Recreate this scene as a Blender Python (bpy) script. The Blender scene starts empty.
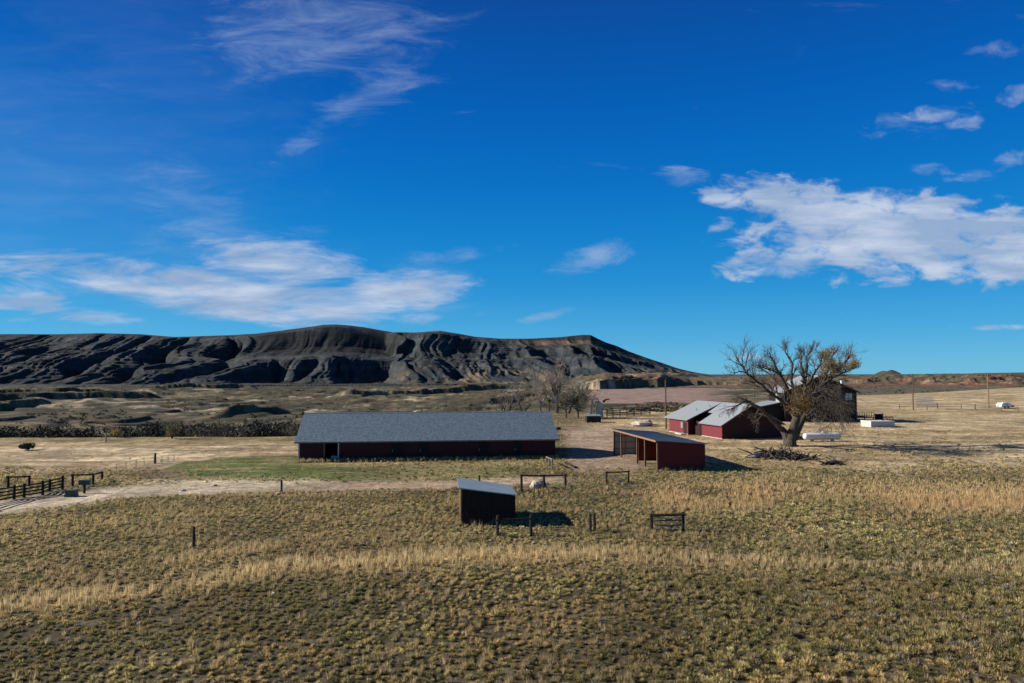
import bpy, math, random
import numpy as np
from mathutils import Vector, Matrix
SC = bpy.context.scene
COL = SC.collection
R = math.radians
random.seed(7); np.random.seed(7)

# ------------------------------------------------------------------ camera model (used to survey places on the ground)
CAMH = 11.0; F = 683.0; HOR = 374.0
TH = math.atan((HOR-341.5)/F); CT, ST = math.cos(TH), math.sin(TH)
def G(px, py, z=0.0):
    r = (px-512)/F; u = (341.5-py)/F
    t = (z-CAMH)/(ST+u*CT)
    return Vector((r*t, (CT-u*ST)*t, z))
def AT(px, py, Y):
    r = (px-512)/F; u = (341.5-py)/F
    t = Y/(CT-u*ST)
    return Vector((r*t, Y, CAMH+(ST+u*CT)*t))
def PXY(X, Y, Z):
    z = Z-CAMH; f = Y*CT+z*ST; u = -Y*ST+z*CT
    f = np.maximum(f, 1.0)
    return 512+F*X/f, 341.5-F*u/f

# ------------------------------------------------------------------ numpy noise
def _h(ix, iy, s):
    n = (ix*374761393+iy*668265263+s*974634777) & 0xffffffff
    n = ((n ^ (n >> 13))*1274126177) & 0xffffffff
    n = n ^ (n >> 16)
    return (n & 0xffffff)/float(0xffffff)
def vn(x, y, s=0):
    x = np.asarray(x, float); y = np.asarray(y, float)
    fx = np.floor(x); fy = np.floor(y)
    ix = fx.astype(np.int64); iy = fy.astype(np.int64)
    tx = x-fx; ty = y-fy
    tx = tx*tx*tx*(tx*(tx*6-15)+10); ty = ty*ty*ty*(ty*(ty*6-15)+10)
    a = _h(ix, iy, s); b = _h(ix+1, iy, s); c = _h(ix, iy+1, s); d = _h(ix+1, iy+1, s)
    return (a*(1-tx)+b*tx)*(1-ty)+(c*(1-tx)+d*tx)*ty
def fbm(x, y, o=4, s=0, g=.5):
    v = 0; a = 1; t = 0
    for i in range(o):
        v = v+a*vn(x*2**i+17.3*i, y*2**i-9.1*i, s+i); t += a; a *= g
    return v/t
def ridged(x, y, o=3, s=0):
    v = 0; a = 1; t = 0
    for i in range(o):
        v = v+a*(1-np.abs(2*vn(x*2**i+5.7*i, y*2**i+3.3*i, s+i)-1)); t += a; a *= .45
    return v/t
def ss(a, b, x):
    t = np.clip((x-a)/(b-a), 0, 1); return t*t*(3-2*t)

# ------------------------------------------------------------------ terrain shape
CR_X = [-400,0,60,100,140,175,230,255,270,300,322,335,350,368,395,415,440,460,475,500,530,560,583,591,598,606,616,628,650,675,700,725]
CR_Y = [332,334,334,333,334,336.8,335,333.5,331.5,327.5,324,323.5,324.3,327,331.8,332.3,330.6,333.8,336.6,338.5,338.5,337,334.6,334.9,338.6,342.3,345.5,351,359,367,372.5,375.5]
def height(X, Y):
    X = np.asarray(X, float); Y = np.asarray(Y, float)
    Ys = np.maximum(Y, 8.0)
    px = 512+F*X/Ys*.999
    E = np.interp(px, [0,290,400,555,600,700,760,850,950,1024,1200], [118,121,135,195,205,225,235,345,400,430,440])
    E = E + 7*(fbm(X/22, Y/60+3, 2, 5)-.5)*np.clip((E-100)/100, .15, 1)
    V = np.interp(px, [0,400,520,600,700,1024], [-18,-18,-15,-9,-8,-8])
    w = np.interp(px, [0,400,600,1024], [26,30,90,110])
    s = ss(0, 1, (Y-E)/w)
    z = V*s
    # rise of the right pasture
    z = z + 3.0*ss(900, 1060, px)*ss(170, 380, Y)*(1-s) + 1.2*ss(860, 960, px)*np.exp(-((Y-300)/70)**2)*(1-s)
    # dissected valley floor
    d = ss(30, 260, Y-E)*(1-ss(600, 720, px)*.75)
    n1 = fbm(X/170+3, Y/120, 4, 21)
    hh = n1*9+fbm(X/45, Y/40, 3, 9)*1.3
    fr = hh-np.floor(hh)
    terr = np.floor(hh)+ss(.72, 1.0, fr)
    foot = np.interp(px, [-400,0,200,400,560,680,720], [1480,1480,1560,1700,1750,1900,2000])
    calm = 1-ss(-150, 50, Y-foot)
    z = z + d*((terr-4.6)*1.9+(fbm(X/45, Y/45, 4, 31)-.5)*4)*calm
    z = z + ss(200, 700, Y-E)*(ridged(X/55, Y/40, 4, 77)-.6)*3.4*calm*(1-ss(640, 760, px)*.6)
    for p0, p1, Y0, kk_, h_ in ((-90,172,640,.8,9), (203,298,470,1.0,6), (-40,120,930,.7,9), (120,270,1080,.7,8), (320,430,780,.9,6), (395,520,930,1.0,9), (470,560,620,.9,4), (255,345,960,.8,6), (-200,60,420,.8,6)):
        rr_ = Y-(Y0+kk_*(px-p0)*Y0/683+(fbm(X/70, Y/70, 4, 131)-.5)*70)
        z = z+h_*ss(p0, p0+35, px)*(1-ss(p1-25, p1, px))*ss(0, 9, rr_)*np.exp(-np.maximum(rr_-7, 0)/80)
    # the dry lake bed
    lake = ss(575, 600, px)*(1-ss(735, 775, px))*ss(440, 480, Y)*(1-ss(880, 980, Y))
    z = z*(1-lake)+(-9)*lake
    flat2 = ss(820, 850, px)*ss(560, 640, Y)*(1-ss(1080, 1180, Y))
    z = z*(1-flat2)+(-8+fbm(X/50, Y/50, 2, 3))*flat2
    # sandstone bluffs
    ew = fbm(X/38, Y/60, 4, 51)
    Yc = np.interp(px, [520,600,640,680,700,760,850,1024,1300], [1250,915,1010,1120,1160,1200,1230,1190,1150])+ (ew-.5)*np.where(px < 690, 90, 210)
    bh = np.interp(px, [520,560,604,665,690,760,830,880,1010,1025,1300], [0,3,17,17,7,8,12,15,17,9,9])
    st = ss(0, 26, Y-Yc)
    soft = ss(690, 760, px); ledge = (.8*ss(0, 11, Y-Yc)+.2*ss(35, 50, Y-Yc))*(1-soft)+soft*(.30*ss(0, 50, Y-Yc)+.45*ss(60, 85, Y-Yc+(fbm(X/14, Y/14, 2, 67)-.5)*30)+.25*ss(110, 130, Y-Yc))
    z = z + bh*ledge*(.9+.45*(fbm(X/26, Y/26, 3, 61)-.4)) + st*np.where(px > 560, 1, 0)*(ridged(X/50, Y/50, 3, 8)-.5)*5*ss(560, 640, px)
    # mesa
    zc = CAMH+(374-np.interp(px, CR_X, CR_Y))*2450/F
    crest = 2450.0
    k = np.interp(px, [0,150,300,700], [-.10,-.15,-.12,-.3])
    sx = X-k*(Y-1500)+150*(fbm(X/240, Y/200, 3, 101)-.5)
    bil = lambda n_: np.sin(np.pi/2*np.minimum(1, np.abs(2*n_-1)*1.45))
    n1_ = vn(sx/150, Y/1100, 111); mixb = ss(420, 520, px); r1 = bil(n1_)*(1-mixb)+(1-np.abs(2*n1_-1))*mixb
    n2_ = vn(sx/50+3, Y/330, 113); r2 = bil(n2_)*(1-mixb)+(1-np.abs(2*n2_-1))*mixb
    r3 = fbm(sx/17, Y/130, 3, 115)
    t = (Y-foot)/(crest-foot)
    bell = np.clip(np.sin(np.pi*np.clip(t*.93+.06, 0, 1)), 0, 1)**.8
    saw = ss(235, 250, px)*np.clip((px-235)/158, 0, 1)*(1-ss(386, 402, px+(fbm(X/60, Y/60, 2, 118)-.5)*22))
    up_ = ss(.45, .62, t)*saw**.15
    rt = ss(400, 470, px)
    te = t-bell*((1-r1)*(.36-.18*rt)*(1-.95*up_)+(1-r2)*(.10+.08*rt)*(1-.93*up_)+(1-r3)*.06*(1-.9*up_)-.02)-.30*saw*ss(.35, .6, t)
    zc = zc*(1+.085*saw)
    te = np.clip(te, 0, 1)
    r4 = 1-np.abs(2*vn(sx/19+1, Y/110, 121)-1); te = np.clip(te-bell*(1-r4)*(.015+.025*rt)*(1-.6*up_), 0, 1)
    fl = np.interp(te, [0,.12,.45,.8,.93,1], [0,.10,.42,.80,.97,1])
    fm = np.interp(te, [0,.1,.3,.42,.60,.68,.82,.9,1], [0,.08,.34,.40,.46,.56,.90,.96,1])
    fr_ = np.interp(te, [0,.1,.4,.55,.62,.85,1], [0,.10,.48,.52,.72,.80,1])
    m1 = ss(180, 250, px); m2 = ss(440, 560, px)
    f = fl*(1-m1)+fm*m1; f = f*(1-m2)+fr_*m2
    basez = V+3
    on = ss(-.02, .04, t)
    mh = (zc-basez)*f
    zz_ = mh/9.5+fbm(X/200, Y/200, 2, 123)*2; fz = zz_-np.floor(zz_); mh = mh+2.6*(ss(.55, .95, fz)-fz)*bell*(1-.6*up_)
    mh = mh+(ridged(X/26, Y/26, 3, 125)-.55)*(1.8+2.5*rt)*bell
    back = np.maximum(Y-crest, 0)
    m = np.where(px < 735, basez+mh-back*.012+ (r3-.5)*(4+5*rt)*bell+(fbm(X/22, Y/22, 3, 119)-.5)*(4+3*rt)*bell*(1-.6*up_), -99)
    fade = 1-ss(705, 735, px)
    z = np.where(t > 0, np.maximum(z*(1-on)+basez*on*fade+z*on*(1-fade), m*fade+z*(1-fade)), z)
    # far country
    yh = np.interp(px, [-400,700,800,900,960,1024,1400], [376,374.4,374.5,374.2,373.6,372.4,371])
    zf = CAMH+(374-yh)*Y/F
    q = ss(1300, 3800, Y)*ss(660, 720, px)
    z = z*(1-q)+zf*q+q*(fbm(X/300, Y/200, 3, 91)-.8)*12*ss(1500, 2500, Y)
    bx = (888-512)/F*6000
    rr = np.sqrt((X-bx)**2+((Y-6000)*.5)**2)
    z = z+50*np.clip(1-rr/95, 0, 1)**.9*(rr < 95)
    # near ground
    z = z+(1-s)*(fbm(X/5, Y/5, 3, 41)-.5)*.16*(1-ss(130, 200, Y)*.5)
    # low bank left of the green patch
    return z
def gz(x, y): return float(height(np.array([x]), np.array([y]))[0])
def GT(px, py, it=6):
    z = 0.0
    for _ in range(it):
        p = G(px, py, z); z = .5*z+.5*gz(p.x, p.y)
    p = G(px, py, z); p.z = gz(p.x, p.y); return p

# ------------------------------------------------------------------ surveyed ground cover (base colours; haze and cliff shade painted on the mesa)
def lerp(a, b, t): return a*(1-t[..., None])+np.array(b)*t[..., None]
def band(py, c, w): return np.exp(-((py-c)/w)**2)
def cover(X, Y, Z):
    """base colour of the ground at world points and a cover code: dry, tall, bare"""
    px, py = PXY(X, Y, np.zeros_like(X))
    n = fbm(X/6, Y/4, 4, 201); n2 = fbm(X/1.7, Y/1.1, 3, 203); n3 = fbm(X/28, Y/14, 3, 205)
    c = np.zeros(X.shape+(3,))+np.array([.150, .118, .066])
    c = lerp(c, [.235, .180, .090], ss(.42, .62, n)*.8)
    c = lerp(c, [.085, .085, .045], ss(.5, .7, n3)*.6)
    # foreground is darker, greyer soil
    fb = np.interp(px, [-300,0,150,300,450,600,700,850,1024,1300], [648,619,599,577,568,565,570,573,576,580])
    fg = ss(0, 14, py-fb)
    c = lerp(c, [.088, .072, .044], fg*.85)
    c = c*(1+(fg*(fbm(X/.9, Y/1.2, 3, 241)-.5)*1.2))[..., None]
    tall = band(py, fb-9+(n3-.5)*9, 7.5)*ss(.32+.16*ss(560, 700, px), .50+.16*ss(560, 700, px), fbm(X/9+7, Y/3, 3, 207)+.12)*(1-.35*ss(560, 700, px))
    tall = np.clip(tall+.6*band(py, fb-34, 5)*ss(150, 200, px)*(1-ss(290, 330, px))*ss(.35, .5, n), 0, 1)
    c = lerp(c, [.50, .36, .16], tall*.9)
    o1 = ss(640, 670, px)*(1-ss(740, 790, px))*band(py, 500, 12)+ss(860, 920, px)*band(py, 505, 9)+ss(690,760,px)*.5*band(py,492,10)
    o1 = np.clip(o1*ss(.3, .55, n+.1), 0, 1)
    c = lerp(c, [.38, .265, .13], o1*.7)
    # pale field, left
    pf = (1-ss(468+(n-.5)*14, 478+(n-.5)*14, py))*(1-ss(330, 420, px))
    c = lerp(c, [.58, .45, .28], pf)
    st = fbm(X/30, Y/2.2, 3, 211)
    c = lerp(c, [.30, .215, .115], pf*ss(.45, .65, st)*.8)
    c = lerp(c, [.27, .205, .095], (1-ss(440, 447, py+(n-.5)*4))*(1-ss(330, 420, px)))
    # pasture right
    pr = ss(560, 620, px)*(1-ss(458, 482, py+(n-.5)*30))
    c = lerp(c, [.50, .375, .21], pr)
    c = lerp(c, [.30, .23, .13], pr*ss(.47, .62, fbm(X/14, Y/5, 4, 213))*.8)
    c = lerp(c, [.53, .42, .26], pr*ss(780, 860, px)*ss(.45, .6, fbm(X/40+9, Y/10, 3, 214))*.75)
    fnz = fbm(X/1.6, Y/2.2, 3, 231); c = c*(1+(pr+pf)[..., None]*((fnz-.5)*1.1)[..., None]*.9)
    c = lerp(c, [.33,.235,.115], (pr+pf*.6)*ss(.52, .66, fbm(X/18+3, Y/3.5, 4, 233))*.7)
    # strip right below pasture: grey olive
    go = ss(560, 640, px)*band(py, 478, 8)
    c = lerp(c, [.27, .22, .12], go*.6)
    # bare yard
    yd = ss(556, 575, px)*(1-ss(640, 668, px+(n-.5)*20))*ss(423, 430, py+(n-.5)*5)*(1-ss(468, 476, py+(n-.5)*8))
    c = lerp(c, [.40, .29, .205], yd*.9)
    # green patch
    topg = np.interp(px, [120,150,185,240,298,300,560], [480,472,461,456.5,454,462,462])
    botg = np.interp(px, [120,150,200,290,420,520,560], [476,482,484,484,483,479,474])
    gr = ss(-1, 2, py-topg+(n-.5)*4)*(1-ss(-2, 1.5, py-botg+(n-.5)*4))*ss(128, 165, px+(n-.5)*30)*(1-ss(505, 550, px+(n-.5)*50))
    c = lerp(c, [.27, .205, .105], gr*.8); c = lerp(c, [.115, .14, .040], gr*(1-.4*ss(298, 400, px))*ss(.25+.1*ss(298, 400, px), .5, n+.12))
    c = lerp(c, [.30, .24, .12], gr*ss(.5, .64, fbm(X/5, Y/1.3, 3, 217))*.7)
    ne = band(py, 463, 2.8)*ss(298, 310, px)*(1-ss(555, 570, px))
    c = lerp(c, [.36, .28, .14], ne*.8)
    # reddish waste bank
    wb = np.exp(-((px-150)/26)**2-((py-474)/7)**2)
    c = lerp(c, [.20, .13, .085], np.clip(wb*1.2, 0, 1)*.85)
    # farm track
    tc = np.interp(px, [-300,0,60,120,200,300,420,470,540], [530,507,499.5,492.5,488.5,486.5,485,484,481])
    tw = np.interp(px, [-300,0,100,200,300,540], [11,8,7.5,6,4.8,4.0])
    tr = np.exp(-(np.abs(py-tc+(n-.5)*4)/tw)**3)*(1-ss(520, 610, px))
    tr = tr*(.8+.2*ss(.42, .5, n2))
    c = lerp(c, [.62, .51, .36], np.clip(tr*(1-ss(60, 330, px)*.35), 0, 1))
    c = lerp(c, [.42, .29, .19], tr*ss(250, 380, px)*.8)
    tr = np.clip(tr*1.6, 0, 1)
    ps = np.exp(-((py-(482+(n-.5)*3))/3.2)**2)*ss(110, 160, px)*(1-ss(300, 330, px)); c = lerp(c, [.56,.46,.31], ps*.8)
    # gravel ramp far right
    gp = ss(914, 918, px)*(1-ss(931, 936, px-(py-400)*.6))*ss(398.5, 399.8, py)*(1-ss(407.5, 408.5, py))
    c = lerp(c, [.27, .235, .185], gp*.8)
    # beyond the plateau
    Ys = np.maximum(Y, 8); pxr = 512+F*X/Ys
    E = np.interp(pxr, [0,290,400,555,600,700,760,850,950,1024,1200], [120,122,135,195,205,225,235,345,400,430,440])
    val = ss(-4, 18, Y-E)
    v1 = fbm(X/90, Y/45, 4, 301); v2 = fbm(X/16, Y/10, 3, 303)
    vc = np.zeros_like(c)+np.array([.130, .101, .060])
    vc = lerp(vc, [.23, .18, .105], ss(.5, .62, v1)*.85)
    vc = lerp(vc, [.055, .060, .038], ss(.50, .60, fbm(X/60+40, Y/30, 4, 305))*.85)
    vc = lerp(vc, [.42, .34, .225], ss(.62, .68, fbm(X/55+11, Y/34, 4, 307))*.9)
    vc = lerp(vc, [.07, .065, .042], ss(.46, .58, fbm(X/9, Y/16, 3, 308))*.75)
    vc = lerp(vc, [.05, .055, .036], ss(.56, .66, v2)*.7)
    farv = ss(900, 1500, Y)*(1-ss(560, 680, pxr))
    vc = lerp(vc, [.085, .080, .055], farv*.75)
    # cream strip just behind the long barn
    cs = ss(395, 410, pxr)*(1-ss(500, 530, pxr))*np.exp(-((Y-395)/25)**2)
    vc = lerp(vc, [.50,.42,.32], cs*.8)
    # right valley flat: grey green
    rv = ss(760, 830, pxr)*ss(500, 620, Y)
    vc = lerp(vc, [.125, .120, .082], rv*.85)
    vc = lerp(vc, [.34, .34, .30], rv*ss(980, 1080, Y)*(1-ss(1100, 1200, Y))*(1-ss(925, 960, pxr))*.8)
    rb = ss(740, 830, pxr)*ss(440, 520, Y)*(1-ss(680, 760, Y))
    vc = lerp(vc, [.17, .105, .07], rb*.6*ss(.4, .55, v2+.05))
    # dry lake
    lk = (1-ss(-7.6, -6.4, Z))*ss(578, 596, pxr+(v2-.5)*10)*(1-ss(690, 740, pxr+(v2-.5)*40))*ss(455, 480, Y+(v2-.5)*30)*(1-ss(900, 960, Y))
    vc = lerp(vc, [.33, .225, .185], lk*.95)
    # red rock
    rk = ss(930, 1020, Y+(v2-.5)*80)*ss(575, 610, pxr)*(1-ss(2500, 3200, Y))
    rc = np.zeros_like(c)+np.array([.22, .115, .068])
    rc = lerp(rc, [.25, .11, .075], ss(800, 850, pxr)*ss(.40, .52, fbm(X/28, Y/40, 4, 313))*.9)
    rc = lerp(rc, [.40, .30, .19], ss(.60, .70, fbm(X/22, Z/3.0, 3, 309))*.8)
    rc = lerp(rc, [.14, .07, .055], ss(.52, .62, fbm(X/60, Z/1.6, 3, 319))*.6)
    rc = lerp(rc, [.09, .085, .055], ss(.40, .54, fbm(X/14+4, Y/20, 4, 311))*.85)
    rc = lerp(rc, [.12, .11, .07], ss(1180, 1420, Y)*.85)
    rc = lerp(rc, [.17, .135, .085], ss(675, 700, pxr)*(1-ss(780, 830, pxr))*.6)
    vc = vc*(1-rk[..., None])+rc*rk[..., None]
    # far plain
    vc = lerp(vc, [.085, .085, .07], ss(2300, 3200, Y)*ss(640, 700, pxr)*.9)
    # mesa
    foot = np.interp(pxr, [-400,0,200,400,560,680,720], [1480,1480,1560,1700,1750,1900,2000])
    ms = ss(-170, 110, Y-foot+(fbm(X/90, Y/60, 3, 327)-.5)*420)*(1-ss(700, 735, pxr))
    mc = np.zeros_like(c)+np.array([.038, .048, .056])  # blue-grey of distance haze mixed into the rock colour
    strata = .5+.5*np.sin(Z/5.5+3*fbm(X/120, Y/120, 3, 321)*2)
    mc = lerp(mc, [.080, .078, .070], ss(.62, .9, strata)*.7)
    mc = lerp(mc, [.030, .034, .032], ss(.48, .6, fbm(X/30, Y/45, 4, 323))*.8)
    mc = lerp(mc, [.028, .030, .030], ss(.5, .9, strata)*0+ss(225, 265, pxr)*(1-ss(385, 410, pxr))*ss(70, 90, Z)*(1-ss(150, 160, Z))*.8)  # shade of the steep upper cliff painted into the rock colour
    mc = lerp(mc, [.19, .145, .09], ss(380, 430, pxr)*ss(.50, .62, fbm(X/50, Y/80, 3, 325))*(1-ss(8, 28, Z))*.85)
    mc = lerp(mc, [.15, .095, .065], ss(500, 540, pxr)*(1-ss(595, 610, pxr))*ss(108, 116, Z)*(1-ss(126, 132, Z))*.9)
    vc = vc*(1-ms[..., None])+mc*ms[..., None]
    c = c*(1-val[..., None])+vc*val[..., None]
    return c, dict(px=px, py=py, tall=np.clip(tall+o1, 0, 1), orange=o1, fg=fg, pf=pf, pr=pr, gr=gr, tr=tr, yd=yd, val=val, n=n, n3=n3, wb=wb)

# ------------------------------------------------------------------ materials
def nodes(m):
    m.use_nodes = True
    nt = m.node_tree
    for n in list(nt.nodes): nt.nodes.remove(n)
    return nt
def mat(name, col, rough=.8, metal=0., var=.25, scale=3., bump=0., col2=None, stretch=(1,1,1), wave=None, spec=.3, attr=None):
    m = bpy.data.materials.new(name); nt = nodes(m); N = nt.nodes; L = nt.links
    out = N.new('ShaderNodeOutputMaterial'); b = N.new('ShaderNodeBsdfPrincipled')
    L.new(b.outputs[0], out.inputs[0])
    b.inputs['Roughness'].default_value = rough; b.inputs['Metallic'].default_value = metal
    b.inputs['Specular IOR Level'].default_value = spec
    tc = N.new('ShaderNodeTexCoord'); mp = N.new('ShaderNodeMapping'); mp.inputs['Scale'].default_value = stretch
    L.new(tc.outputs['Object'], mp.inputs[0])
    nz = N.new('ShaderNodeTexNoise'); nz.inputs['Scale'].default_value = scale; nz.inputs['Detail'].default_value = 6; nz.inputs['Roughness'].default_value = .65
    L.new(mp.outputs[0], nz.inputs['Vector'])
    rp = N.new('ShaderNodeMapRange'); rp.inputs['From Min'].default_value = .3; rp.inputs['From Max'].default_value = .7
    L.new(nz.outputs[0], rp.inputs[0])
    mx = N.new('ShaderNodeMix'); mx.data_type = 'RGBA'
    c2 = col2 if col2 else tuple(x*(1-var) for x in col)
    c1 = col if col2 else tuple(min(1, x*(1+var)) for x in col)
    mx.inputs['A'].default_value = (*c1, 1); mx.inputs['B'].default_value = (*c2, 1)
    L.new(rp.outputs[0], mx.inputs['Factor'])
    src = mx.outputs['Result']
    if attr:
        at = N.new('ShaderNodeAttribute'); at.attribute_name = attr
        mm = N.new('ShaderNodeMix'); mm.data_type = 'RGBA'; mm.blend_type = 'MULTIPLY'; mm.inputs['Factor'].default_value = 1
        L.new(at.outputs['Color'], mm.inputs['A']); L.new(src, mm.inputs['B']); src = mm.outputs['Result']
    hgt = nz.outputs[0]
    if wave:
        axis, wsc, dark = wave
        wv = N.new('ShaderNodeTexWave'); wv.wave_type = 'BANDS'; wv.bands_direction = axis; wv.wave_profile = 'SAW'
        wv.inputs['Scale'].default_value = wsc; L.new(tc.outputs['Object'], wv.inputs['Vector'])
        r2 = N.new('ShaderNodeMapRange'); r2.inputs['From Min'].default_value = 0; r2.inputs['From Max'].default_value = .12
        r2.inputs['To Min'].default_value = dark; r2.inputs['To Max'].default_value = 1
        L.new(wv.outputs['Fac'], r2.inputs[0])
        m2 = N.new('ShaderNodeMix'); m2.data_type = 'RGBA'; m2.blend_type = 'MULTIPLY'; m2.inputs['Factor'].default_value = 1
        L.new(src, m2.inputs['A']); L.new(r2.outputs[0], m2.inputs['B']); src = m2.outputs['Result']
    L.new(src, b.inputs['Base Color'])
    if bump:
        bp = N.new('ShaderNodeBump'); bp.inputs['Strength'].default_value = 1; bp.inputs['Distance'].default_value = bump
        L.new(hgt, bp.inputs['Height']); L.new(bp.outputs[0], b.inputs['Normal'])
    return m
M = {}
M['bark'] = mat('bark', (.112,.092,.072), .95, col2=(.045,.038,.030), scale=4.5, bump=.22, stretch=(1,1,.25))
M['bark_dark'] = mat('bark_dark', (.075,.062,.05), .95, var=.4, scale=3, bump=.04, stretch=(1,1,.25))
M['bark_pale'] = mat('bark_pale', (.33,.28,.23), .95, var=.35, scale=3, bump=.04, stretch=(1,1,.25))
M['twig'] = mat('twig', (.34,.29,.24), .95, var=.3, scale=1)
M['twig_dark'] = mat('twig_dark', (.105,.085,.066), .95, var=.3, scale=1)
M['twig_brown'] = mat('twig_brown', (.40,.33,.25), .95, var=.3, scale=1)
M['leaf_gold'] = mat('leaf_gold', (.36,.235,.095), .7, col2=(.26,.19,.07), scale=.8)
M['leaf_olive'] = mat('leaf_olive', (.10,.105,.045), .7, col2=(.20,.16,.08), scale=.6)
M['leaf_dark'] = mat('leaf_dark', (.035,.045,.024), .8, col2=(.07,.075,.04), scale=.7)
M['leaf_grey'] = mat('leaf_grey', (.15,.135,.115), .85, col2=(.09,.085,.07), scale=.5)
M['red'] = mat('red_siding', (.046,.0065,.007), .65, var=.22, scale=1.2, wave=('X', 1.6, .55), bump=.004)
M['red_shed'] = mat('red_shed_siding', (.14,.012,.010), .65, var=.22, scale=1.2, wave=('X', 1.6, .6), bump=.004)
M['red_y'] = mat('red_siding_side', (.075,.012,.013), .65, var=.22, scale=1.2, wave=('Y', 1.6, .55), bump=.004)
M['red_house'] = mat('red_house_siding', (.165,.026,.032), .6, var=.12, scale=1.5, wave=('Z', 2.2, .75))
M['trim_white'] = mat('trim_white', (.62,.60,.56), .6, var=.12, scale=4)
M['trim_wood'] = mat('trim_wood', (.27,.15,.085), .75, var=.25, scale=3)
M['post'] = mat('post_wood', (.032,.024,.020), .95, var=.5, scale=4, stretch=(1,1,.3), bump=.02)
M['post_grey'] = mat('post_grey', (.17,.145,.12), .95, var=.4, scale=4, stretch=(1,1,.3), bump=.02)
M['pole'] = mat('pole_wood', (.14,.085,.055), .9, var=.35, scale=3, stretch=(1,1,.2))
M['steel'] = mat('steel', (.30,.31,.32), .45, .7, var=.2, scale=5)
M['barn_wood'] = mat('weathered_boards', (.012,.007,.006), .9, col2=(.040,.022,.016), scale=2.5, stretch=(3,3,.25), bump=.02)
M['barn_wood_lit'] = mat('weathered_boards_lit', (.26,.12,.07), .9, col2=(.09,.045,.03), scale=2.5, stretch=(3,3,.25), bump=.02)  # the shed boards again, sunlight on the left side put into the colour
M['gravel'] = mat('concrete', (.50,.48,.45), .9, var=.15, scale=1.5, bump=.01)
M['rock'] = mat('pale_rock', (.55,.48,.38), .9, var=.3, scale=2, bump=.06)
M['rock_grey'] = mat('grey_rock', (.26,.24,.21), .9, var=.35, scale=3, bump=.05)
M['tank_white'] = mat('tank_paint', (.74,.75,.76), .35, var=.06, scale=2, spec=.5)
M['dark'] = mat('dark_paint', (.020,.020,.022), .6, var=.3, scale=3)
M['green_paint'] = mat('green_paint', (.035,.075,.075), .55, var=.25, scale=3)
M['house_dark'] = mat('dark_siding', (.015,.011,.010), .8, var=.25, scale=2, wave=('X', 1.2, .6))
M['plywood'] = mat('pale_sheathing', (.42,.40,.34), .8, var=.15, scale=1.5)
M['glass_dark'] = mat('dark_window_glass', (.05,.06,.065), .1, var=.1, scale=1, spec=.8)
M['glass'] = mat('window_glass', (.30,.38,.40), .08, var=.1, scale=1, spec=.8)
def roof_mat(name, c1, c2, sc, rough, axis='X', metal=0., ribs=0):
    m = mat(name, c1, rough, metal, col2=c2, scale=sc, spec=.35, wave=(axis, ribs, .6) if ribs else None, bump=.01)
    return m
M['shingle'] = roof_mat('shingle_roof', (.17,.23,.28), (.055,.085,.11), 3.2, .85)
M['roof_light'] = roof_mat('light_shingle_roof', (.31,.335,.36), (.215,.235,.25), 5, .75)
M['tin'] = roof_mat('galvanised_tin', (.34,.42,.46), (.24,.31,.35), .8, .5, 'X', .0, 2.2)
M['tin_dark'] = roof_mat('weathered_tin', (.27,.30,.32), (.19,.215,.23), .8, .55, 'Y', .0, 2.0)

# ------------------------------------------------------------------ mesh helpers
class MB:
    def __init__(s): s.v = []; s.f = []
    def add(s, vs, fs):
        o = len(s.v); s.v += [tuple(v) for v in vs]; s.f += [tuple(i+o for i in f) for f in fs]; return s
    def box(s, x0, x1, y0, y1, z0, z1):
        vs = [(x0,y0,z0),(x1,y0,z0),(x1,y1,z0),(x0,y1,z0),(x0,y0,z1),(x1,y0,z1),(x1,y1,z1),(x0,y1,z1)]
        return s.add(vs, [(0,3,2,1),(4,5,6,7),(0,1,5,4),(1,2,6,5),(2,3,7,6),(3,0,4,7)])
    def hull8(s, vs):
        return s.add(vs, [(0,3,2,1),(4,5,6,7),(0,1,5,4),(1,2,6,5),(2,3,7,6),(3,0,4,7)])
    def slab(s, quad, th):
        """a sheet with thickness hanging below the quad"""
        q = [Vector(p) for p in quad]; n = (q[1]-q[0]).cross(q[3]-q[0]).normalized()
        if n.z < 0: n = -n
        lo = [p-n*th for p in q]
        return s.hull8(lo+q)
    def tube(s, pts, rad, n=6, cap=True):
        pts = [Vector(p) for p in pts]
        o = len(s.v); k = len(pts); prev = None
        for i, p in enumerate(pts):
            d = (pts[min(i+1,k-1)]-pts[max(i-1,0)])
            if d.length < 1e-9: d = Vector((0,0,1))
            d.normalize()
            a = prev if prev is not None else (Vector((1,0,0)) if abs(d.x) < .8 else Vector((0,1,0)))
            a = (a-d*a.dot(d)); a.normalize(); prev = a; b = d.cross(a)
            r = rad[i] if hasattr(rad, '__len__') else rad
            for j in range(n):
                t = 2*math.pi*j/n
                s.v.append(tuple(p+(a*math.cos(t)+b*math.sin(t))*r))
        for i in range(k-1):
            for j in range(n):
                j2 = (j+1) % n
                s.f.append((o+i*n+j, o+i*n+j2, o+(i+1)*n+j2, o+(i+1)*n+j))
        if cap:
            s.f.append(tuple(o+j for j in range(n))[::-1]); s.f.append(tuple(o+(k-1)*n+j for j in range(n)))
        return s
    def build(s, name, m, parent=None, smooth=False, wrld=None):
        me = bpy.data.meshes.new(name)
        v = s.v
        if wrld is not None:
            v = [(p[0]-wrld[0], p[1]-wrld[1], p[2]-wrld[2]) for p in v]
        me.from_pydata(v, [], s.f); me.update()
        me.materials.append(m)
        if smooth: me.polygons.foreach_set('use_smooth', [True]*len(me.polygons))
        o = bpy.data.objects.new(name, me); COL.objects.link(o)
        if parent is not None: o.parent = parent
        return o
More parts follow.
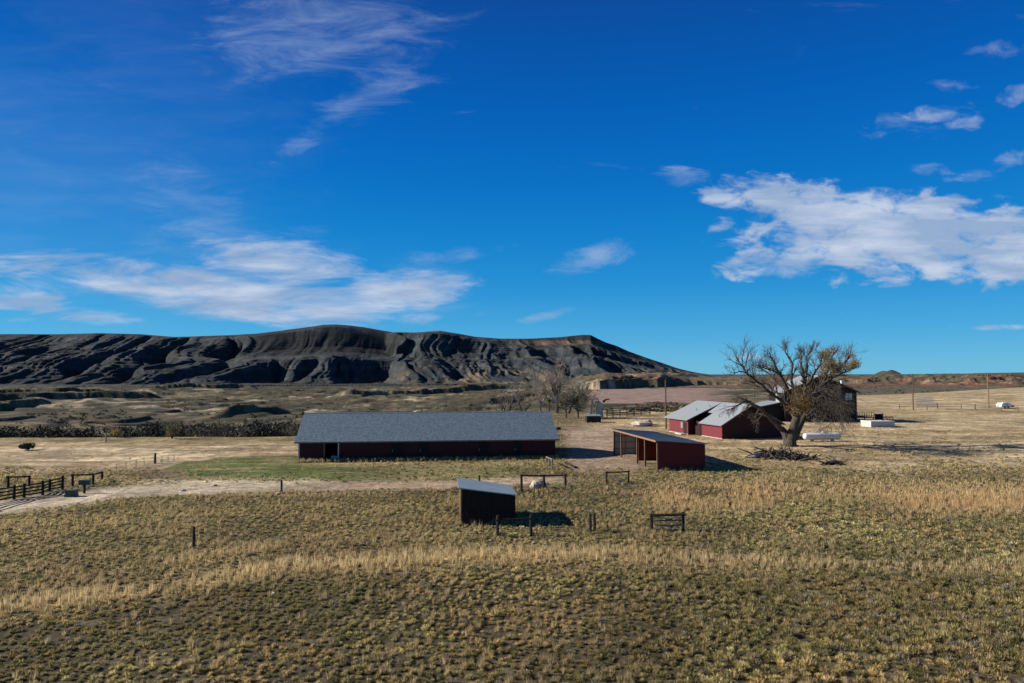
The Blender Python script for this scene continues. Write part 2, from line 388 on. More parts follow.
def tag(o, label=None, cat=None, group=None, kind=None):
    if label: o['label'] = label
    if cat: o['category'] = cat
    if group: o['group'] = group
    if kind: o['kind'] = kind
    return o
def thing(name, label, cat, loc, rz=0, group=None):
    o = bpy.data.objects.new(name, None); COL.objects.link(o); o.empty_display_size = .3
    o.location = loc; o.rotation_euler = (0,0,rz)
    return tag(o, label, cat, group)
def np_mesh(name, V, Fc, m, smooth=False, colors=None, attr='tint'):
    me = bpy.data.meshes.new(name)
    V = np.ascontiguousarray(V, np.float32); Fc = np.ascontiguousarray(Fc, np.int32)
    me.vertices.add(len(V)); me.vertices.foreach_set('co', V.ravel())
    k = Fc.shape[1]
    me.loops.add(Fc.size); me.loops.foreach_set('vertex_index', Fc.ravel())
    me.polygons.add(len(Fc)); me.polygons.foreach_set('loop_start', np.arange(0, Fc.size, k, dtype=np.int32))
    me.polygons.foreach_set('loop_total', np.full(len(Fc), k, np.int32))
    if smooth: me.polygons.foreach_set('use_smooth', np.ones(len(Fc), bool))
    if colors is not None:
        at = me.color_attributes.new(attr, 'FLOAT_COLOR', 'POINT')
        at.data.foreach_set('color', np.c_[colors, np.ones(len(colors))].astype(np.float32).ravel())
    me.update(calc_edges=True); me.materials.append(m)
    o = bpy.data.objects.new(name, me); COL.objects.link(o); return o

# ------------------------------------------------------------------ ground sheet
def build_ground():
    A = -60.0
    b = np.r_[np.linspace(-2.2, -.84, 60, endpoint=False), np.linspace(-.84, .84, 1250), np.linspace(.845, 2.2, 60)]
    ys = np.r_[np.linspace(-55, 15, 25, endpoint=False), np.linspace(15, 125, 300, endpoint=False), np.geomspace(125, 1350, 430, endpoint=False),
               np.linspace(1350, 2480, 400, endpoint=False), np.geomspace(2480, 24000, 110)]
    B, Y = np.meshgrid(b, ys); X = B*(Y-A)
    Z = height(X, Y)
    c, _ = cover(X, Y, Z)
    nr, nc = X.shape
    idx = np.arange(nr*nc).reshape(nr, nc)
    Fc = np.stack([idx[:-1,:-1], idx[:-1,1:], idx[1:,1:], idx[1:,:-1]], -1).reshape(-1, 4)
    V = np.stack([X, Y, Z], -1).reshape(-1, 3)
    m = bpy.data.materials.new('ground_cover'); nt = nodes(m); N = nt.nodes; L = nt.links
    out = N.new('ShaderNodeOutputMaterial'); bs = N.new('ShaderNodeBsdfPrincipled'); L.new(bs.outputs[0], out.inputs[0])
    bs.inputs['Roughness'].default_value = .95; bs.inputs['Specular IOR Level'].default_value = .1
    at = N.new('ShaderNodeAttribute'); at.attribute_name = 'tint'
    tc = N.new('ShaderNodeTexCoord')
    def noise(sc, det, ro=.6):
        n = N.new('ShaderNodeTexNoise'); n.inputs['Scale'].default_value = sc; n.inputs['Detail'].default_value = det
        n.inputs['Roughness'].default_value = ro; L.new(tc.outputs['Object'], n.inputs['Vector']); return n
    n1 = noise(1.1, 8, .7); n2 = noise(.09, 10, .72)
    def rng(n, a, b_, c_, d_):
        r = N.new('ShaderNodeMapRange'); r.inputs['From Min'].default_value = a; r.inputs['From Max'].default_value = b_
        r.inputs['To Min'].default_value = c_; r.inputs['To Max'].default_value = d_; L.new(n.outputs[0], r.inputs[0]); return r
    r1 = rng(n1, .33, .67, .50, 1.45); r2 = rng(n2, .35, .65, .58, 1.42)
    mu = N.new('ShaderNodeMath'); mu.operation = 'MULTIPLY'; L.new(r1.outputs[0], mu.inputs[0]); L.new(r2.outputs[0], mu.inputs[1])
    mx = N.new('ShaderNodeMix'); mx.data_type = 'RGBA'; mx.blend_type = 'MULTIPLY'; mx.inputs['Factor'].default_value = 1
    L.new(at.outputs['Color'], mx.inputs['A']); L.new(mu.outputs[0], mx.inputs['B']); L.new(mx.outputs['Result'], bs.inputs['Base Color'])
    bp = N.new('ShaderNodeBump'); bp.inputs['Distance'].default_value = .12; bp.inputs['Strength'].default_value = .9
    L.new(n1.outputs[0], bp.inputs['Height'])
    bp2 = N.new('ShaderNodeBump'); bp2.inputs['Distance'].default_value = 1.6; bp2.inputs['Strength'].default_value = .6
    L.new(n2.outputs[0], bp2.inputs['Height']); L.new(bp.outputs[0], bp2.inputs['Normal']); L.new(bp2.outputs[0], bs.inputs['Normal'])
    o = np_mesh('ground', V, Fc, m, True, c.reshape(-1, 3))
    tag(o, kind='structure')
build_ground()

# ------------------------------------------------------------------ grass and low scrub (uncountable)
def leafy(m, f=.35):
    nt = m.node_tree; N = nt.nodes; L = nt.links
    b = next(n for n in N if n.type == 'BSDF_PRINCIPLED'); out = next(n for n in N if n.type == 'OUTPUT_MATERIAL')
    t = N.new('ShaderNodeBsdfTranslucent'); ms = N.new('ShaderNodeMixShader'); ms.inputs[0].default_value = f
    L.new(b.inputs['Base Color'].links[0].from_socket, t.inputs['Color']); L.new(b.outputs[0], ms.inputs[1]); L.new(t.outputs[0], ms.inputs[2]); L.new(ms.outputs[0], out.inputs[0])
    return m
M['grass'] = leafy(mat('grass_blades', (1,1,1), .9, var=.12, scale=.7, attr='tint', spec=.1), .42)
for k_ in ('leaf_gold', 'leaf_olive'): leafy(M[k_], .4)
def tufts(P, H, W, nb, width, cols, seed, tipvar=.35, dome=False):
    rs = np.random.RandomState(seed); n = len(P)
    th = rs.rand(n, nb)*2*np.pi
    if dome:
        ph = np.arccos(rs.rand(n, nb)**.8*.97+.02)        # from vertical
        rr = W[:, None]*np.sin(ph)*(.7+.4*rs.rand(n, nb)); hz = H[:, None]*np.cos(ph)*(.8+.35*rs.rand(n, nb))
    else:
        rr = W[:, None]*rs.rand(n, nb)**.6; hz = H[:, None]*(.55+.6*rs.rand(n, nb))*(1-.35*(rr/W[:, None])**2)
    r0 = rr*(.25+.3*rs.rand(n, nb))
    bx = P[:, None, 0]+np.cos(th)*r0; by = P[:, None, 1]+np.sin(th)*r0
    tx = P[:, None, 0]+np.cos(th)*rr+(rs.rand(n, nb)-.5)*.12*H[:, None]; ty = P[:, None, 1]+np.sin(th)*rr+(rs.rand(n, nb)-.5)*.12*H[:, None]
    zb = P[:, None, 2]-.03+0*bx; tz = P[:, None, 2]+hz
    wa = rs.rand(n, nb)*np.pi; wd = width*(.6+.8*rs.rand(n, nb))*(H[:, None]/H.mean())**.5
    wx = np.cos(wa)*wd; wy = np.sin(wa)*wd
    if dome:   # short blades packed in a cushion, standing off its shell
        mx_ = P[:, None, 0]+np.cos(th)*rr*.55; my_ = P[:, None, 1]+np.sin(th)*rr*.55; mz = P[:, None, 2]+hz*.45
        v0 = np.stack([mx_-wx, my_-wy, mz], -1); v1 = np.stack([mx_+wx, my_+wy, mz], -1); v2 = np.stack([tx, ty, tz+.02], -1)
    else:
        v0 = np.stack([bx-wx, by-wy, zb], -1); v1 = np.stack([bx+wx, by+wy, zb], -1); v2 = np.stack([tx, ty, tz], -1)
    V = np.stack([v0, v1, v2], 2).reshape(-1, 3)
    c = np.repeat(cols[:, None, :], nb, 1)*(1+(rs.rand(n, nb, 1)-.5)*tipvar*2)
    c = np.repeat(c[:, :, None, :], 3, 2).reshape(-1, 3)
    return V, c
def stuff_mesh(name, parts_, label, cat, m=None):
    V = np.concatenate([p[0] for p in parts_]); c = np.concatenate([p[1] for p in parts_])
    o = np_mesh(name, V, np.arange(len(V)).reshape(-1, 3), m or M['grass'], False, c)
    return tag(o, label, cat, kind='stuff')

ROOFED = []   # footprints kept free of grass: (A, B, depth) added below
def inside(P, A, u, v, lu, lv, pad=.1):
    d = P[:, :2]-np.array([A[0], A[1]]); a = d@np.array(u[:2]); b = d@np.array(v[:2])
    return (a > -pad) & (a < lu+pad) & (b > -pad) & (b < lv+pad)

def scatter(y0, y1, dens, seed, amax=.86):
    rs = np.random.RandomState(seed)
    area = amax*((y1+6)**2-(y0+6)**2); n = int(area*dens)
    # jittered grid, so that tussocks keep their distance from one another
    s_ = (1/dens)**.5; gx = np.arange(-amax*(y1+6), amax*(y1+6), s_); gy = np.arange(y0, y1, s_)
    X, Y = np.meshgrid(gx, gy); X = X+(np.arange(len(gy)) % 2)[:, None]*s_*.5
    X = (X+(rs.rand(*X.shape)-.5)*s_*1.55).ravel(); Y = (Y+(rs.rand(*Y.shape)-.5)*s_*1.55).ravel()
    k = np.abs(X) < amax*(Y+6); X = X[k]; Y = Y[k]
    return X, Y, rs

# ---- frames of the buildings (footprint: origin, unit axes)
def frame(A, B):
    A = Vector((A.x, A.y, 0)); B = Vector((B.x, B.y, 0)); u = (B-A).normalized(); v = Vector((-u.y, u.x, 0))
    return A, u, v, (B-A).length, math.atan2(u.y, u.x)
# long barn
bA = G(298.5, 461.5); LB_rz = R(7.0); u = Vector((math.cos(LB_rz), math.sin(LB_rz), 0))
# length chosen so the right corner lands on the surveyed bearing
tb = (555.0-512)/F
LB_L = (bA.y*tb-bA.x)/(u.x-u.y*tb); LB = (bA, u, Vector((-u.y, u.x, 0)), LB_L, 12.6)
ROOFED.append(LB)
sA = G(461.2, 524.8); sB = G(515, 526.2)
SA, SU, SV, SL, SRZ = frame(sA, sB); SRZ = R(5.8); SU = Vector((math.cos(SRZ), math.sin(SRZ), 0)); SV = Vector((-SU.y, SU.x, 0))
ROOFED.append((SA, SU, SV, SL, 3.9))
lA = G(658, 471); lC = G(614, 454.2)
lv_ = (lC-lA); LL = lv_.length; lv_.normalize(); LU = Vector((lv_.y, -lv_.x, 0))     # LU to the right/back, lv_ along the open front
ROOFED.append((lA, LU, lv_, 5.7, LL))
hA = G(722.2, 439.2); HRZ = R(15.5)
HU = Vector((math.cos(HRZ), math.sin(HRZ), 0)); HV = Vector((-HU.y, HU.x, 0))
ROOFED.append((hA, HU, HV, 11.6, 17)); ROOFED.append((hA-HU*1.3+HV*7, HU, HV, 2, 10))
dR = G(857, 421.5); DRZ = R(3); DU = Vector((math.cos(DRZ), math.sin(DRZ), 0)); DV = Vector((-DU.y, DU.x, 0))
dA = dR-DU*17; ROOFED.append((dA, DU, DV, 17, 12))

def grass_all():
    def keep(X, Y, cv, rs, f):
        P = np.stack([X, Y, height(X, Y)], -1)
        k = rs.rand(len(X)) < f
        for (A, u_, v_, lu, lv) in ROOFED: k &= ~inside(P, A, u_, v_, lu, lv)
        return P, k
    # low olive-grey tussocks
    acc = []
    for i, (y0, y1, dn, nb, w) in enumerate([(19, 38, 12.0, 62, .021), (38, 62, 10.0, 34, .034), (62, 100, 5.5, 20, .060), (100, 135, 1.0, 9, .11)]):
        X, Y, rs = scatter(y0, y1, dn, 500+i)
        c, q = cover(X, Y, np.zeros_like(X))
        clump = fbm(X/1.3, Y/1.3, 2, 601)
        f = np.clip((1.0+1.6*(clump-.42)-.20*ss(.52,.66,fbm(X/6, Y/4, 3, 603)))*(1-q['pf'])*(1-q['tr'])*(1-q['yd'])*(1-.93*q['pr'])*(1-.9*q['tall'])*(1-q['val'])*(1-.9*q['gr']), 0, 1)
        P, k = keep(X, Y, q, rs, f)
        P = P[k]; n = len(P); t = rs.rand(n, 1); t2 = rs.rand(n, 1)
        base = np.array([.37, .31, .145])*(1-t)+np.array([.66, .54, .29])*t
        big = fbm(P[:, 0]/11, P[:, 1]/8, 3, 641)[:, None]; big2 = fbm(P[:, 0]/5+9, P[:, 1]/4, 3, 643)[:, None]
        base = base*(.74+.50*ss(.3, .68, big))*np.where(big2 > .55, [[1.0,.95,.86]], [[.96,1.0,.88]])
        base = np.where(t2 < .25, np.array([.235, .215, .10]), base)
        fgk = q['fg'][k][:, None]; base = base*np.where(fgk > .5, [[1.02,.99,.93]], 1.0)
        base = np.where(t2 > .88, np.array([.34, .29, .20]), base)
        g = q['gr'][k][:, None]; base = base*(1-g)+np.array([.12,.17,.05])*g
        base = base*(1-.0*t)
        sz = np.exp(rs.randn(n)*.28)*(.72+.45*ss(520, 860, q['px'][k])); H = np.clip(.155*sz*(.8+.4*rs.rand(n)), .06, .42); W = np.clip(.215*sz, .08, .45)
        acc.append(tufts(P, H, W, nb, w, base, 700+i, dome=True))
    stuff_mesh('scrub', acc, 'low olive and grey brush tussocks covering the open pasture', 'scrub'); acc = []
    # dry bunch grass
    for i, (y0, y1, dn, nb, w) in enumerate([(19, 38, 5.5, 34, .011), (38, 62, 7.0, 22, .017), (62, 100, 5.5, 12, .03), (100, 190, 1.5, 8, .055)]):
        X, Y, rs = scatter(y0, y1, dn, 800+i)
        c, q = cover(X, Y, np.zeros_like(X))
        clump = fbm(X/4, Y/2.5, 3, 611)
        f = np.clip((.09+.62*ss(.52, .70, clump))*(1-q['fg']*.35)+q['tall']*2.2, 0, 1)*(1-.97*q['pf'])*(1-q['tr'])*(1-q['yd']*.93)*(1-q['val'])*(1-.45*q['gr'])
        f = np.clip(f*(1-.6*q['pr'])+(q['pr']*.25)*(1-q['yd'])*(1-q['val']), 0, 1)
        P, k = keep(X, Y, q, rs, f)
        P = P[k]; n = len(P); t = rs.rand(n, 1); tl = q['tall'][k]; og = q['orange'][k][:, None]
        base = np.array([.66, .50, .27])*(1-t)+np.array([.48, .36, .19])*t
        pq = q['pr'][k][:, None]; base = base*(1-pq)+np.array([.62,.49,.30])*pq
        tq = tl[:, None]; base = base*(1-tq*.8)+np.array([.74,.60,.33])*tq*.85
        base = base*(1-og*.7)+np.array([.66, .44, .22])*og*.7
        H = (.22+.24*rs.rand(n)+.35*tl*rs.rand(n))*(1-.5*q['pr'][k]); W = .12+.16*rs.rand(n)+.05*tl
        far = y0 >= 100
        acc.append(tufts(P, H, W, nb, w, base, 900+i))
    # rank grass along the foot of the walls and round the frames
    rs = np.random.RandomState(77); pts = []
    for (A, u_, v_, lu, lv), d0, d1, m_ in ((LB, -1.9, -.25, 1500), (ROOFED[1], -.5, -.05, 40), (ROOFED[1], -.25, -.05, 12)):
        a = rs.rand(m_)*(lu+.6)-.3; b = d0+(d1-d0)*rs.rand(m_)**.7
        pts.append(np.stack([A[0]+u_[0]*a+v_[0]*b, A[1]+u_[1]*a+v_[1]*b], -1))
    A, u_, v_, lu, lv = ROOFED[2]; a = rs.rand(90)*lu; b = -.7+.65*rs.rand(90)
    pts.append(np.stack([A[0]+u_[0]*a+v_[0]*b, A[1]+u_[1]*a+v_[1]*b], -1))
    for q_ in [(521,490),(544,489),(565,487),(497,536),(531,535),(590,531),(595,531),(651,531),(683,531),(606,483),(628,482),(193,549),(281,492),(540,489),(548,489)]:
        p_ = G(*q_); pts.append(np.array([[p_.x, p_.y]])+rs.randn(4, 2)*.30)
    XY = np.concatenate(pts); P = np.c_[XY, height(XY[:, 0], XY[:, 1])]; n = len(P); t = rs.rand(n, 1)
    acc.append(tufts(P, .22+.4*rs.rand(n)**1.5, .12+.14*rs.rand(n), 14, .028, np.array([.60,.47,.26])*(1-t)+np.array([.36,.30,.15])*t, 990))
    stuff_mesh('dry_grass', acc, 'tall dry straw coloured bunch grass scattered over the pasture', 'grass')
grass_all()

# ------------------------------------------------------------------ buildings
def root_at(name, label, cat, A, rz, group=None):
    return thing(name, label, cat, (A.x, A.y, gz(A.x, A.y)), rz, group)
def wall_poly(mb, pts_xz, y0, y1):
    """extrude an outline in local x-z between y0 and y1"""
    n = len(pts_xz)
    vs = [(x, y0, z) for x, z in pts_xz]+[(x, y1, z) for x, z in pts_xz]
    mb.add(vs, [tuple(range(n))]+[tuple(range(2*n-1, n-1, -1))]+[(i, i+n, (i+1) % n+n, (i+1) % n) for i in range(n)])
    return mb

def long_barn():
    A, u, v, L_, W_ = LB
    o = root_at('barn', 'long low dark red barn with a blue grey shingle roof', 'barn', A, LB_rz)
    e = 2.62; zr = 5.62; mid = W_/2; t = .18
    # gable walls and back wall and front wall with one open bay
    f = MB(); x1, x2 = 3.15, 4.9
    f.box(.2, x1, 0, t, -.3, e-.02); f.box(x2, L_-.2, 0, t, -.3, e-.02); f.box(x1, x2, 0, t, e-.35, e-.02)
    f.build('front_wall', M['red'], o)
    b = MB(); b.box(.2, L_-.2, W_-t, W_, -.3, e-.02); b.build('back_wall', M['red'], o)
    for x in (0, L_-.2):
        g = MB(); pts = [(0, -.3), (W_, -.3), (W_, e), (mid, zr-.16), (0, e)]
        vs = [(x, p, z) for p, z in pts]+[(x+.2, p, z) for p, z in pts]
        g.add(vs, [(0,1,2,3,4), (9,8,7,6,5)]+[(i, (i+1) % 5, (i+1) % 5+5, i+5)[::-1] for i in range(5)])
        g.build('gable_wall', M['red_y'], o)
    # partitions inside the open bay
    p = MB(); p.box(x1-.1, x1, t, W_-t, -.3, e); p.box(x2, x2+.1, t, W_-t, -.3, e); p.build('bay_partition', M['barn_wood'], o)
    # roof
    r = MB(); oh = .55; k = (zr-e)/mid
    y0 = -oh; ze = e-k*oh+.08
    r.slab([(-.45, y0, ze), (L_+.45, y0, ze), (L_+.45, mid, zr+.08), (-.45, mid, zr+.08)], .12)
    r.slab([(-.45, mid, zr+.08), (L_+.45, mid, zr+.08), (L_+.45, W_+oh, ze), (-.45, W_+oh, ze)], .12)
    ro = r.build('roof', M['shingle'], o)
    c = MB(); c.add([(-.46, mid-.22, zr+.0), (L_+.46, mid-.22, zr+.0), (L_+.46, mid, zr+.12), (-.46, mid, zr+.12), (-.46, mid+.22, zr+.0), (L_+.46, mid+.22, zr+.0)],
                    [(0,1,2,3), (3,2,5,4), (0,3,4), (1,5,2), (0,4,5,1)]); c.build('ridge_cap', M['shingle'], ro)
    fb = MB(); fb.box(-.45, L_+.45, y0-.03, y0-.003, ze-.17, ze-.01); fb.build('fascia', M['post_grey'], ro)
    for x in (x1, x2):
        q = MB(); q.box(x-.07, x+.07, -.10, -.003, -.3, e-.2); q.build('post', M['trim_white'] if x == x2 else M['post_grey'], o)
    q = MB(); q.box(-.06, .10, -.06, -.003, -.3, e-.05); q.box(-.06,-.003,-.003,.14,-.3,e-.05); q.build('corner_board', M['trim_white'], o)
    # sliding doors, dark
    for x, w in ((11.5, 1.5), (15.0, 1.3), (22.6, 1.5), (27.3, 1.1)):
        d = MB(); d.box(x, x+w, -.06, -.004, -.2, e-.35); dd = d.build('door', M['house_dark'], o)
        h = MB(); h.box(x+.15, x+.20, -.10, -.063, 1.0, 1.3); h.build('handle', M['steel'], dd)
    tr = MB(); tr.box(x1+.4, L_-1, -.09, -.004, e-.33, e-.27); tr.build('door_rail', M['post'], o)
    # trough in the open bay
    w = G(326.8, 459.0); z = gz(w.x, w.y)
    tpos = A+u*4.3+v*.9
    t_ = thing('water_trough', 'small pale trough standing in the open bay of the long red barn', 'trough', (tpos.x, tpos.y, z), LB_rz)
    m = MB(); m.hull8([(-.35,-.2,.25),(.35,-.2,.25),(.35,.2,.25),(-.35,.2,.25),(-.42,-.26,.6),(.42,-.26,.6),(.42,.26,.6),(-.42,.26,.6)]); m.build('basin', M['trim_white'], t_)
    for x in (-.28, .28):
        m = MB(); m.box(x-.04, x+.04, -.15, .15, -.1, .26); m.build('leg', M['steel'], t_)
long_barn()

def small_shed():
    o = root_at('shed', 'small shed of dark upright boards with a slanting tin roof', 'shed', SA, SRZ)
    L_, W_ = SL, 4.2; h0, h1 = 2.68, 2.12
    rs = random.Random(3)
    # front: separate upright planks with gaps, one mesh as the wall is one part
    f = MB(); x = 0
    while x < L_-.02:
        w = min(.16+rs.random()*.06, L_-x); zt = h0+(h1-h0)*(x+w/2)/L_-.06
        dy = rs.random()*.03
        f.box(x, x+w-.018, -.03+dy*.5, 0, -.2, zt); x += w
    f.box(0.02, L_-.02, .002, .02, 1.9, 2.0); f.box(.02, L_-.02, .002, .02, .5, .6); f.build('front_wall', M['barn_wood'], o)
    b = MB(); wall_poly(b, [(0, -.2), (L_, -.2), (L_, h1-.08), (0, h0-.08)], W_-.04, W_); b.build('back_wall', M['barn_wood'], o)
    s = MB(); y = .02
    while y < W_-.1:
        s.box(-.03, -.004, y, y+.17, -.2, h0-.08); y += .19
    s.build('side_wall', M['barn_wood_lit'], o)
    s = MB(); s.box(L_+.002, L_+.03, 0, W_, -.2, h1-.1); s.build('side_wall', M['barn_wood'], o)
    r = MB(); e = .16; k = (h1-h0)/L_
    n = 26
    # corrugated sheet: small ribs running down the slope
    W2 = W_+.35; vs = []; fs = []
    for i in range(n*2+1):
        y = -e+W2*i/(n*2); dz = .022*(i % 2)
        vs += [(-e-.05, y, h0-k*(e)*0+.03-k*(-e-.05)*-1+dz), (L_+e, y, h1+.03+k*e+dz), (-e-.05, y, h0-.02+dz), (L_+e, y, h1-.02+k*e+dz)]
    for i in range(n*2):
        a = i*4; c = a+4
        fs += [(a, a+1, c+1, c), (a+2, c+2, c+3, a+3)]
        if i == 0: fs.append((a, a+2, a+3, a+1))
        fs += [(a, c, c+2, a+2), (a+1, a+3, c+3, c+1)]
    m = n*2*4; fs.append((m, m+1, m+3, m+2))
    r.add(vs, fs); r.build('roof', M['tin'], o)
    c = MB(); c.box(-.06, .05, -.07, -.034, -.2, h0-.1); c.box(-.06, -.034, -.034, .06, -.2, h0-.1); c.build('corner_board', M['trim_wood'], o)
small_shed()

def loafing_shed():
    # local x: along the closed depth (LU), local y: along the open front from near corner to far corner
    rz = math.atan2(LU.y, LU.x)
    o = root_at('loafing_shed', 'open fronted dark red livestock shed with a low slanting metal roof', 'shed', lA, rz)
    W_, L_ = 5.7, LL; h0, h1 = 3.40, 2.98
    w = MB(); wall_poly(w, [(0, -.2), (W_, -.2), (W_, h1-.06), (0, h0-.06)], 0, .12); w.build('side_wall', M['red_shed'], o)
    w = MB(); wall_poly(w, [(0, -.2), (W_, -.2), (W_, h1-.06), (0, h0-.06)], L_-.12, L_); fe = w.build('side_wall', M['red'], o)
    w = MB(); wall_poly(w, [(.12, .0), (W_-.2, .0), (W_-.2, h1-.12), (.12, h0-.12)], L_-.16, L_-.123); w.build('lining', M['plywood'], o)
    g = MB()
    for z in (.75, 1.6, 2.45): g.box(.12, W_-.2, L_-.21, L_-.163, z, z+.10)
    for x in (1.5, 3.0, 4.4): g.box(x, x+.08, L_-.235, L_-.213, 0, 3.0)
    g.build('girts', M['post_grey'], o)
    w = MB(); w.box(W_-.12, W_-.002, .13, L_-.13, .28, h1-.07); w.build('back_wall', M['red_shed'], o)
    w = MB(); w.box(W_-.16, W_-.123, .13, L_-.13, .05, .22); w.build('base_board', M['post'], o)
    w = MB(); w.box(.9, W_-.2, L_*.55, L_*.55+.08, 0, h1-.1); w.build('partition', M['red_shed'], o)
    for y in (.06, L_*.25, L_*.42, L_*.80, L_-.1):
        p = MB(); p.box(-.10, .08, y-.09, y+.09, -.3, h0-.22); p.build('post', M['pole'], o)
    b = MB(); b.box(-.10, -.003, -.05, L_+.05, h0-.22, h0-.03); b.build('header_beam', M['trim_wood'], o)
    k = (h1-h0)/W_; r = MB(); e = .35
    z0 = h0+.04-k*e; z1 = h1+.04+k*.3
    r.slab([(-e, -.25, z0), (W_+.3, -.25, z1), (W_+.3, L_+.25, z1), (-e, L_+.25, z0)], .06)
    ro = r.build('roof', M['tin_dark'], o)
    f = MB(); f.box(-e-.035, -e-.003, -.27, L_+.27, z0-.19, z0+.01); f.build('fascia', M['trim_wood'], ro)
    ra = MB()
    for i in range(28):
        y = -.2+i*(L_+.4)/27
        ra.hull8([(-e, y-.02, z0+.003), (W_+.3, y-.02, z1+.003), (W_+.3, y+.02, z1+.003), (-e, y+.02, z0+.003),
                  (-e, y-.015, z0+.035), (W_+.3, y-.015, z1+.035), (W_+.3, y+.015, z1+.035), (-e, y+.015, z0+.035)])
    ra.build('roof_ribs', M['tin_dark'], ro)
loafing_shed()

def window(parent, x0, x1, z0, z1, y, axis='x', m='glass', frame_m='trim_white', sgn=-1):
    """frame ring and pane standing just proud of a wall plane; axis x: wall runs along local x at y"""
    t = .09; d = .05*sgn
    def bx(mb, a0, a1, b0, b1, c0, c1):
        lo, hi = min(c0, c1), max(c0, c1)
        if axis == 'x': mb.box(a0, a1, lo, hi, b0, b1)
        else: mb.box(lo, hi, a0, a1, b0, b1)
    f = MB(); a = y+.003*sgn; b_ = y+d
    bx(f, x0-t, x1+t, z0-t, z0, a, b_); bx(f, x0-t, x1+t, z1, z1+t, a, b_); bx(f, x0-t, x0, z0, z1, a, b_); bx(f, x1, x1+t, z0, z1, a, b_)
    mm = (x0+x1)/2; bx(f, mm-.03, mm+.03, z0, z1, a, b_)
    fo = f.build('window', M[frame_m], parent)
    p = MB(); bx(p, x0+.002, x1-.002, z0+.002, z1-.002, y+.004*sgn, y+.02*sgn); p.build('pane', M[m], fo)

